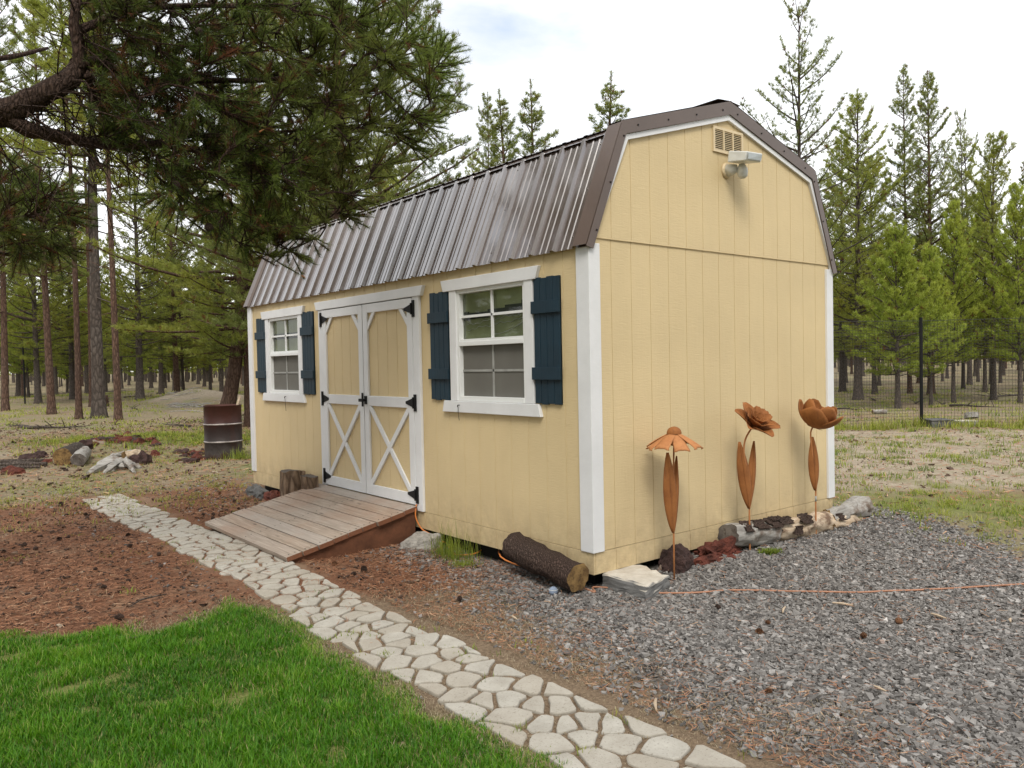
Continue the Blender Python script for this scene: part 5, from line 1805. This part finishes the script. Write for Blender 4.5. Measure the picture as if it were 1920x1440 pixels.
# drooping tips that hang in front of the roof's far end
for u, v, d in ((520, 455, 6.6), (555, 440, 6.7), (585, 450, 6.8), (610, 415, 6.9), (505, 480, 6.5), (640, 400, 7.0), (470, 470, 6.5), (545, 470, 6.6), (830, 100, 7.9), (825, 130, 7.9), (815, 180, 7.8)):
    cl.append(pd(u, v, d))
cl.sort(key=lambda p: np.linalg.norm(p - A0))
tw = B(); SP = []; SD = []; SX = []
for p in cl:
    best = None
    for q, r in nodes:
        d = np.linalg.norm(p - q)
        back = .45 * max(0, np.linalg.norm(q - A0) - np.linalg.norm(p - A0))
        if best is None or d + back < best[0]: best = (d + back, q, r)
    q = best[1]; d = np.linalg.norm(p - q)
    mid = (p + q) / 2 + np.array([random.uniform(-.08, .08), random.uniform(-.08, .08), random.uniform(-.02, .12) * d])
    r0 = min(best[2] * .6, .006 + .010 * d)
    path = smooth([q, mid, p], 4)
    tw.tube([x - N0 for x in path], list(np.linspace(r0, .004, len(path))), 5, False)
    for x in path[3:]: nodes.append((x, .012))
    dr_ = unit(p - mid)
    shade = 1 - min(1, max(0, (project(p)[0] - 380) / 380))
    for k in range(random.randint(10, 15)):
        f = random.random() ** .6
        o = mid * (1 - f) + p * f
        dv = unit(dr_ * .9 + rng.normal(0, .55, 3) + np.array([0, 0, .12]))
        l = random.uniform(.10, .30)
        e = o + dv * l
        if not ok(e): continue
        tw.tube([o - N0, o - N0 + dv * l * .5 + [0, 0, -.008], e - N0], [.0042, .0034, .0026], 4, False)
        m = 3 if l > .18 else 2
        for j in range(m):                                 # bottle-brush of needles toward the tip
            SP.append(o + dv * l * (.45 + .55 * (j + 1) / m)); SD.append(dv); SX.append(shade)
# bare dead twigs below the limbs on the left
for k in range(170):
    q, r = random.choice(nodes[:110])
    if project(q)[0] > 420: continue
    dv = unit(np.array([RGT[0], RGT[1], 0]) * random.uniform(-.2, 1) + np.array([0, 0, random.uniform(-1, .6)]) + np.array([FWD[0], FWD[1], 0]) * random.uniform(-.5, .8))
    l = random.uniform(.25, .9)
    path = [q]; 
    for s in range(5): path.append(path[-1] + dv * l / 5); dv = unit(dv + rng.normal(0, .16, 3) + [0, 0, -.05])
    tw.tube([x - N0 for x in path], list(np.linspace(.0055, .0018, 6)), 4, False)
    for s in range(2):
        i = random.randint(1, 4); d2 = unit(dv + rng.normal(0, .7, 3))
        tw.tube([path[i] - N0, path[i] + d2 * l * .2 - N0, path[i] + d2 * l * .4 - N0 + [0, 0, -.02]], [.0034, .0022, .0014], 4, False)
tw.obj('twigs', MT['bark_near'], near)
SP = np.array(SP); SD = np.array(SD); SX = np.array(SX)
n_ = 42
Ns = len(SP)
d = unit(SD[:, None, :] * .95 + rng.normal(0, .62, (Ns, n_, 3)))
base = SP[:, None, :] - SD[:, None, :] * rng.uniform(0, .075, (Ns, n_, 1))
ln = rng.uniform(.034, .060, (Ns, n_, 1))
side = unit(np.cross(d, unit(rng.normal(0, 1, (Ns, n_, 3))))) * .0014
tip = base + d * ln
V = np.stack([base - side, base + side, tip], 2).reshape(-1, 3) - N0
F = np.arange(len(V)).reshape(-1, 3)
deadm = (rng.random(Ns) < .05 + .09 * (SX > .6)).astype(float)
t = np.repeat(np.clip(.56 - .40 * SX[:, None] + rng.normal(0, .2, (Ns, n_)) + rng.normal(0, .14, (Ns, 1)), 0, 1).reshape(-1), 3)  # shade painted into needle colour, deeper toward the left of the canopy
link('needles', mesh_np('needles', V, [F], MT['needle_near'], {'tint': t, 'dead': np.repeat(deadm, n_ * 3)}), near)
# new orange buds and a few cones at the tips
bud = B(); bud.tube([(0, 0, 0), (0, 0, .012), (0, 0, .034)], [.005, .006, .001], 6); budm = bud.mesh('bud', mat_simple('orange_bud', (.32, .13, .045), .6))
idx = rng.choice(Ns, 60, replace=False)
for i in idx:
    o = link('bud', budm, near, (SP[i] + SD[i] * .03 - N0).tolist()); o.rotation_euler = Vector(SD[i].tolist()).to_track_quat('Z', 'Y').to_euler()


def cone_mesh(name, mat, ln=.055, r=.024):
    b = B(); k = 0
    for ring in range(8):
        t = ring / 7; rr = r * (sin(pi * (.12 + .83 * t)) ** .8); zz = ln * t
        for j in range(8):
            a = 2 * pi * (j + .5 * (ring % 2)) / 8; c = np.array([cos(a), sin(a), 0]); s = np.array([-sin(a), cos(a), 0])
            p = c * rr * .55 + np.array([0, 0, zz]); q = c * rr * 1.15 + np.array([0, 0, zz + .006]); w = rr * .42
            b.add([p - s * w * .5, p + s * w * .5, q + s * w, q - s * w, (p + q) / 2 + [0, 0, -.006]], [(0, 1, 2, 3), (3, 2, 4), (1, 0, 4), (0, 3, 4), (2, 1, 4)])
    b.tube([(0, 0, 0), (0, 0, ln * .5), (0, 0, ln)], [r * .4, r * .7, r * .2], 8)
    return b.mesh(name, mat)


CM = [cone_mesh('pine_cone', MAT['cone']), cone_mesh('pine_cone', MAT['cone_tan'])]
for i in rng.choice(Ns, 30, replace=False):
    o = link('cone', CM[0], near, (SP[i] - SD[i] * .06 - N0).tolist()); o.rotation_euler = (random.uniform(1.5, 3.1), random.uniform(-1, 1), random.uniform(0, 6))

# ------------------------------------------------------------------ loose things on the ground
random.seed(77)
for k in range(84):
    t = random.random()
    if k < 54:
        x, y = random.uniform(-4.6, -1.9), random.uniform(1.5, 7.2)
    elif k < 78:
        x, y = random.uniform(-1.05, -.12), random.uniform(.3, 6.2)
        if 2.0 < y < 4.3: continue
    else:
        x, y = random.uniform(-.9, 1.5), random.uniform(-1.9, -.3)
    if inside(LAWN, np.array(x), np.array(y)): continue
    tan = random.random() < .13 or (k >= 78 and random.random() < .5)
    o = link('pine_cone', CM[1 if tan else 0], None, (x, y, float(H(x, y)) + .020))
    s = random.uniform(.5, .95); o.scale = (s, s, s); o.rotation_euler = (1.57 + random.uniform(-.5, .5), random.uniform(-1, 1), random.uniform(0, 6.28))
    tag(o, 'dry tan pine cone lying open on the ground' if tan else 'dark fallen pine cone lying on the brown needles and gravel', 'pine cone', 'tan fallen cones' if tan else 'dark fallen cones')


def visible(x, y, mu=260, mv=200):
    u, v, d = project(np.stack([x, y, H(x, y)], -1))
    return (d > .5) & (u > -mu) & (u < 1920 + mu) & (v < 1440 + mv) & (v > 400)


def scatter(n, x0, x1, y0, y1, weight):
    x = rng.uniform(x0, x1, n); y = rng.uniform(y0, y1, n)
    k = visible(x, y) & (rng.random(n) < weight(x, y))
    ins = (x > -.0) & (x < W) & (y > .0) & (y < L)
    k &= ~ins
    return x[k], y[k]


PATHX = (-1.80, -1.15)
on_path = lambda x, y: (x > PATHX[0]) & (x < PATHX[1]) & (y < 6.75)
on_ramp = lambda x, y: (x > -1.27) & (x < 0) & (y > 2.16) & (y < 4.13)


def blades(x, y, hgt, wid, lean, tint, name, mat, label, seg=2, dz=0.):
    N = len(x)
    z = H(x, y) + dz
    a = rng.uniform(0, 2 * pi, N); l = hgt * rng.uniform(.55, 1.2, N); w = wid * rng.uniform(.7, 1.2, N)
    d = np.stack([np.cos(a), np.sin(a)], 1); s = np.stack([-d[:, 1], d[:, 0]], 1)
    k = lean * rng.uniform(.2, 1.3, N)
    p0 = np.stack([x, y, z], 1)
    def P(t):
        return p0 + np.concatenate([d * (k * l * t ** 1.7)[:, None], (l * t * (1 - .25 * k * t))[:, None]], 1)
    def W_(t):
        return np.concatenate([s * (w * (1 - .35 * t) / 2)[:, None], np.zeros((N, 1))], 1)
    b0, m, tp = P(0), P(.55), P(1.0)
    V = np.stack([b0 - W_(0), b0 + W_(0), m - W_(.55), m + W_(.55), tp], 1).reshape(-1, 3)
    i = np.arange(N)[:, None] * 5
    Q = np.concatenate([i, i + 1, i + 3, i + 2], 1); T3 = np.concatenate([i + 2, i + 3, i + 4], 1)
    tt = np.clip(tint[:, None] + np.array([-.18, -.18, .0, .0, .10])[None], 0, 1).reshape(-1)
    o = link(name, mesh_np(name, V, [Q, T3], mat, {'tint': tt}))
    return tag(o, label, kind='stuff')


def fnoise(x, y, s, seed=0):
    return np.array([mnoise.noise(Vector((a * s + seed, b_ * s, seed * 1.7))) for a, b_ in zip(x, y)])


# lawn
x, y = scatter(330000, -5.6, -1.70, -3.2, 2.2, lambda x, y: np.clip((polydist(LAWN, x, y) + .06 + .05 * np.sin(9 * x + 4 * y) * np.sin(13 * y) + .04 * np.sin(23 * x - 11 * y)) / .14, 0, 1) * np.clip(1.25 - .10 * np.hypot(x + 3.8, y + 3.8), .35, 1))
n1_ = fnoise(x, y, 1.6); n2_ = fnoise(x, y, 6.5, 4)
bare = np.minimum.reduce([np.hypot((x - q_[0]) / 1.6, y - q_[1]) for q_ in (ground(127, 1296), ground(447, 1312), ground(640, 1205), ground(740, 1290), ground(20, 1235))])
keep = ((n2_ > -.50) | (rng.random(len(x)) < .30)) & ((bare > .075) | (rng.random(len(x)) < bare * 4))
x, y, n1_, n2_ = x[keep], y[keep], n1_[keep], n2_[keep]
tn = np.clip(.47 + .34 * n1_ + .24 * n2_ + rng.normal(0, .15, len(x)), 0, .93)
dry = rng.random(len(x)) < np.where(polydist(LAWN, x, y) < .12, .42, .05) + .25 * np.exp(-(bare[keep] / .14) ** 2); tn[dry] = rng.uniform(.93, 1, dry.sum())
hg = .052 * (1 + .55 * n1_ + .5 * n2_) * np.clip(.55 + polydist(LAWN, x, y) * 2.5, .5, 1)
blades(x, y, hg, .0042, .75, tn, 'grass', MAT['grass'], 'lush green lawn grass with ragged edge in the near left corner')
# dry thatch at the lawn edge, by the path and in its joints
x, y = scatter(190000, -2.6, -.35, -3.2, 2.2, lambda x, y: np.clip(1 - np.abs(polydist(LAWN, x, y) + .02) / .16, 0, 1) * .7 + .45 * soft(DIRT, x, y, .3) * (0.6 + .4 * np.sin(5 * x + 7 * y)))
k = ~on_path(x, y) | (rng.random(len(x)) < .45); x, y = x[k], y[k]
blades(x, y, np.where(on_path(x, y), .014, .024), .0030, 1.4, rng.random(len(x)), 'straw', MAT['straw'], 'dry straw coloured thatch edging the lawn and path')
# wild grass: clumps at random, thick in the green strips
def clumps(n, x0, x1, y0, y1, weight, per, rad, h, w, tint, name, label, lean=.8):
    cx_, cy_ = scatter(n, x0, x1, y0, y1, weight)
    k = rng.integers(per[0], per[1], len(cx_))
    x = np.repeat(cx_, k) + rng.normal(0, rad, k.sum()); y = np.repeat(cy_, k) + rng.normal(0, rad, k.sum())
    hh = np.repeat(rng.uniform(.6, 1.3, len(cx_)), k) * h
    tt = np.clip(np.repeat(rng.normal(tint, .18, len(cx_)), k) + rng.normal(0, .12, k.sum()), 0, 1)
    bad = (x > -.01) & (x < W + .01) & (y > -.01) & (y < L); bad |= on_ramp(x, y)
    x, y, hh, tt = x[~bad], y[~bad], hh[~bad], tt[~bad]
    return blades(x, y, hh, w, lean, tt, name, MAT['weed'], label)


clumps(5600, 2.6, 12, -6, 2.2, lambda x, y: soft(GREEN, x, y, .7) ** 1.5 * .75 * (.45 + .55 * (np.sin(2.3 * x + 1) * np.sin(2.9 * y) > -.2)), (10, 26), .05, .065, .006, .46, 'wild_grass', 'patchy bright green grass strip between the gravel and the sandy ground')
clumps(2600, 3.4, 17, -4, 9, lambda x, y: .6 * soft(SAND, x, y, .8) * (1 - .6 * soft(GREEN, x, y, .5)), (8, 34), .07, .085, .008, .35, 'wild_grass', 'scattered low weed tufts on the sandy ground before the fence')
clumps(4200, -5, 6, 11.5, 18, lambda x, y: soft(GREEN2, x, y, .9) ** 1.3 * .7, (8, 20), .07, .10, .010, .40, 'wild_grass', 'pale green grass strip growing around the lava rubble and drum')
clumps(2300, -6, 2.5, 5.2, 12.5, lambda x, y: .30 + .5 * (np.sin(1.1 * x + .4 * y) * np.sin(.9 * y + 1) > .15), (5, 16), .06, .06, .006, .62, 'wild_grass', 'thin yellow green grass tufts on the ground before the firewood')
clumps(90, -4.8, -.2, -.5, 6.5, lambda x, y: .5 * (~inside(LAWN, x, y)), (8, 30), .045, .035, .006, .34, 'wild_grass', 'small green weeds sprouting from the brown needle bed', 1.2)
clumps(70, -1.8, -1.15, -2.5, 6.5, lambda x, y: .9 + 0 * x, (5, 16), .022, .035, .004, .35, 'wild_grass', 'little green tufts sprouting in the joints of the stone path')
clumps(5200, -14, 26, 13, 60, lambda x, y: .35 + .35 * (np.sin(.5 * x) * np.sin(.4 * y + .7) > 0), (8, 18), .16, .14, .022, .62, 'wild_grass', 'tufted dry forest grass under the distant pines', 1.0)
clumps(3000, 10, 34, -12, 18, lambda x, y: .5 * (1 - soft(SAND, x, y, .5)), (8, 20), .13, .12, .018, .60, 'wild_grass', 'tufted forest grass growing behind the wire fence', 1.0)
clumps(60, 2.5, 6, -3.4, .0, lambda x, y: .6 * soft(GRAVEL, x, y, .2), (4, 14), .03, .045, .005, .4, 'wild_grass', 'tiny weeds coming up through the gravel')
# rank grass along the fence foot and by the shed wall
tq = rng.uniform(-6.5, 8.5, 560)
fx = np.where(tq < 0, fp[0] - dirL[0] * tq, fp[0] + dirR[0] * tq) + rng.normal(0, .2, 560)
fy = np.where(tq < 0, fp[1] - dirL[1] * tq, fp[1] + dirR[1] * tq) + rng.normal(0, .2, 560)
k = rng.integers(6, 16, 560)
x = np.repeat(fx, k) + rng.normal(0, .08, k.sum()); y = np.repeat(fy, k) + rng.normal(0, .08, k.sum())
blades(x, y, np.repeat(rng.uniform(.06, .34, 560), k), .011, .6, np.clip(np.repeat(rng.normal(.62, .2, 560), k), 0, 1), 'wild_grass', MAT['weed'], 'rank tall grass growing along the foot of the wire fence')
gq = ground(880, 1035)
x = rng.normal(-.16, .07, 420); y = rng.normal(1.48, .13, 420)
blades(x, y, np.clip(rng.normal(.17, .08, 420), .04, .36), .0040, .35, np.clip(rng.normal(.28, .15, 420), 0, 1), 'wild_grass', MAT['weed'], 'tuft of tall thin grass against the shed front left of the log')
q = ground(870, 1062)
x = rng.normal(q[0], .05, 300); y = rng.normal(q[1], .05, 300)
blades(x, y, np.full(300, .05), .004, .9, np.full(300, .3), 'wild_grass', MAT['weed'], 'small bright grass clump in front of the tall wall tuft')
q = ground(1445, 1038); x = rng.normal(q[0], .05, 160); y = rng.normal(q[1], .03, 160)
blades(x, y, np.full(160, .045), .012, 1.3, np.full(160, .2), 'weed', MAT['weed'], 'little broad leaved weed in the gravel before the silver log')
q = ground(445, 860); x = rng.normal(q[0], .12, 260); y = rng.normal(q[1] - .1, .10, 260)
blades(x, y, np.clip(rng.normal(.14, .05, 260), .03, .3), .007, .6, np.full(260, .35), 'wild_grass', MAT['weed'], 'green grass clump at the foot of the rusty drum')

# fallen needles
def needles(x, y, ln, wd, tint, name, label, mat, hmax=.02):
    N = len(x); a = rng.uniform(0, 2 * pi, N); l = ln * rng.uniform(.6, 1.2, N); tl = rng.normal(0, .16, N)
    d = np.stack([np.cos(a), np.sin(a), tl], 1) * (l / 2)[:, None]; s = np.stack([-np.sin(a), np.cos(a), rng.normal(0, .4, N)], 1) * wd / 2
    c = np.stack([x, y, H(x, y) + rng.uniform(.004, hmax, N)], 1)
    V = np.stack([c - d - s, c - d + s, c + d + s * .4, c + d - s * .4], 1).reshape(-1, 3); i = np.arange(N)[:, None] * 4
    return tag(link(name, mesh_np(name, V, [np.concatenate([i, i + 1, i + 2, i + 3], 1)], mat, {'tint': np.repeat(tint, 4)})), label, kind='stuff')


wn_ = lambda x, y: np.clip(soft(NEEDLE, x, y, .5) * 1.0, 0, 1) * np.where(on_path(x, y), .14, 1) * np.where(on_ramp(x, y), .0, 1) * np.where(inside(LAWN, x, y), .02, 1) * np.clip(1.3 - .075 * np.hypot(x + 3.8, y + 3.8), .3, 1)
x, y = scatter(210000, -6.5, .1, -.2, 8.4, lambda x, y: wn_(x, y) * (.78 + .22 * np.sin(2.1 * x + 1.3 * np.sin(1.7 * y)) * np.sin(1.9 * y + .8)))
needles(x, y, .065, .0034, np.clip(rng.normal(.45, .25, len(x)) + .25 * fnoise(x, y, 1.2), 0, 1), 'fallen_needles', 'red brown carpet of fallen pine needles left of the path and before the wall', MAT['litter'])
x, y = scatter(46000, -1.2, 3.4, -3.2, 2.4, lambda x, y: .14 + .86 * soft(DIRT, x, y, .45))
k = ~on_path(x, y) & ~on_ramp(x, y); x, y = x[k], y[k]
needles(x, y, .05, .0030, rng.uniform(.3, 1, len(x)), 'fallen_needles', 'scattered dry needles over the gravel and bare dirt', MAT['litter'], .03)
x, y = scatter(36000, -8, 6, 7, 20, lambda x, y: .5 + 0 * x)
needles(x, y, .10, .010, rng.uniform(.25, 1, len(x)), 'fallen_needles', 'brown needle and twig litter under the trees beyond the ramp', MAT['litter'], .03)
x, y = scatter(30000, 3, 18, -6, 9, lambda x, y: .5 + 0 * x)
needles(x, y, .085, .010, rng.uniform(.3, 1, len(x)), 'fallen_needles', 'thin dry litter on the sandy ground right of the shed', MAT['litter'], .02)

# gravel
def stones(x, y, r, tint, name, label, mat=None):
    base = np.array([(a, b_, c) for c in (-.7, .7) for b_ in (-.7, .7) for a in (-.7, .7)])
    fc = np.array([(0, 2, 3, 1), (4, 5, 7, 6), (0, 1, 5, 4), (2, 6, 7, 3), (0, 4, 6, 2), (1, 3, 7, 5)])
    N = len(x); nv = len(base)
    j = base[None] * (1 + rng.uniform(-.30, .30, (N, nv, 1))) + rng.uniform(-.38, .38, (N, nv, 3))
    sc = np.stack([r * rng.uniform(.9, 1.45, N), r * rng.uniform(.65, 1.0, N), r * rng.uniform(.35, .75, N)], 1)
    j = j * sc[:, None, :]
    a = rng.uniform(0, 2 * pi, N); t = rng.normal(0, .38, N)
    ca, sa, ct, st = np.cos(a), np.sin(a), np.cos(t), np.sin(t)
    X = j[..., 0] * ct[:, None] - j[..., 2] * st[:, None]; Z = j[..., 0] * st[:, None] + j[..., 2] * ct[:, None]; Yy = j[..., 1]
    V = np.stack([X * ca[:, None] - Yy * sa[:, None] + x[:, None], X * sa[:, None] + Yy * ca[:, None] + y[:, None], Z + (H(x, y) + r * rng.uniform(.05, .55, N))[:, None]], -1).reshape(-1, 3)
    F = (fc[None] + (np.arange(N) * nv)[:, None, None]).reshape(-1, 4)
    return tag(link(name, mesh_np(name, V, [F], mat or MAT['gravel'], {'tint': np.repeat(tint, nv)})), label, kind='stuff')


wg = lambda x, y: np.clip(soft(GRAVEL, x, y, .5), 0, 1) ** 1.6 * np.clip(1.25 - .09 * np.hypot(x + 3.8, y + 3.8), .45, 1) * np.where(on_path(x, y), .02, 1)
x, y = scatter(330000, -1.4, 4.3, -3.2, 2.8, wg)
k = ~on_ramp(x, y); x, y = x[k], y[k]
stones(x, y, np.clip(rng.lognormal(math.log(.0082), .38, len(x)), .0035, .022), np.clip(rng.beta(2.2, 3.0, len(x)) * 1.05, 0, 1), 'gravel', 'crushed grey gravel apron around the shed corner')
x, y = scatter(9000, -2.2, .3, -2.5, 8, lambda x, y: .16 + .5 * soft([(-.5, 2), (.2, 2), (.3, 7.5), (-.7, 7)], x, y, .4))
k = ~on_path(x, y) & ~on_ramp(x, y) & ~inside(LAWN, x, y); x, y = x[k], y[k]
stones(x, y, np.clip(rng.lognormal(math.log(.010), .35, len(x)), .004, .022), np.clip(rng.beta(2, 2.5, len(x)), 0, 1), 'gravel', 'loose stray stones among the needles along the shed front')
# dark bark flakes and cone scales in the needle bed, pale chips among them
x, y = scatter(34000, -6.5, .1, .8, 9, lambda x, y: np.clip(soft(NEEDLE, x, y, .9), .12, 1) * np.where(on_path(x, y), .03, 1) * np.where(inside(LAWN, x, y), .02, 1) * .62)
k = ~on_ramp(x, y); x, y = x[k], y[k]
stones(x, y, np.clip(rng.lognormal(math.log(.0085), .42, len(x)), .003, .026), np.clip(rng.beta(1.3, 2.6, len(x)), 0, 1), 'bark_litter', 'dark bark flakes and cone scales mixed into the needle bed', MAT['debris'])
x, y = scatter(16000, -9, 7, 8, 24, lambda x, y: .5 + 0 * x)
stones(x, y, np.clip(rng.lognormal(math.log(.016), .45, len(x)), .006, .06), np.clip(rng.beta(1.4, 2.2, len(x)), 0, 1), 'bark_litter', 'dark litter specks on the open ground around the firewood and drum', MAT['debris'])
x, y = scatter(7000, 3.2, 17, -5, 9, lambda x, y: .5 + 0 * x)
stones(x, y, np.clip(rng.lognormal(math.log(.012), .45, len(x)), .004, .045), np.clip(rng.beta(2, 2, len(x)), 0, 1), 'pebbles', 'pebbles and clods on the sandy ground before the wire fence', MAT['debris'])
# wood chips on the gravel
for k, (u, v) in enumerate(((1580, 1139), (1760, 1162), (1470, 1150), (1895, 1170), (1650, 1300), (965, 1165), (1230, 1330))):
    q = ground(u, v); b = B(); l = random.uniform(.03, .075); b.tube([(-l, 0, 0), (0, .004, .004), (l, 0, .002)], [.004, .008, .005], 5)
    o = b.obj('wood_chip', MAT['bare_wood'], None, loc=(q[0], q[1], q[2] + .022)); o.rotation_euler = (0, 0, random.uniform(0, 3))
    tag(o, 'thin pale wood chip lying on the grey gravel', 'wood chip', 'wood chips on the gravel')
# twig in the needle bed, tiny stones on the slab
q = ground(280, 1130); b = B(); b.tube([(-.16, .0, 0), (-.05, .02, .02), (.07, -.01, .02), (.17, .03, .0)], [.003, .006, .005, .003], 5)
o = b.obj('twig', MT['bark_grey'], None, loc=(q[0], q[1], q[2] + .012)); o.rotation_euler = (0, 0, .4); tag(o, 'bent dead twig lying on the brown needle bed', 'twig')
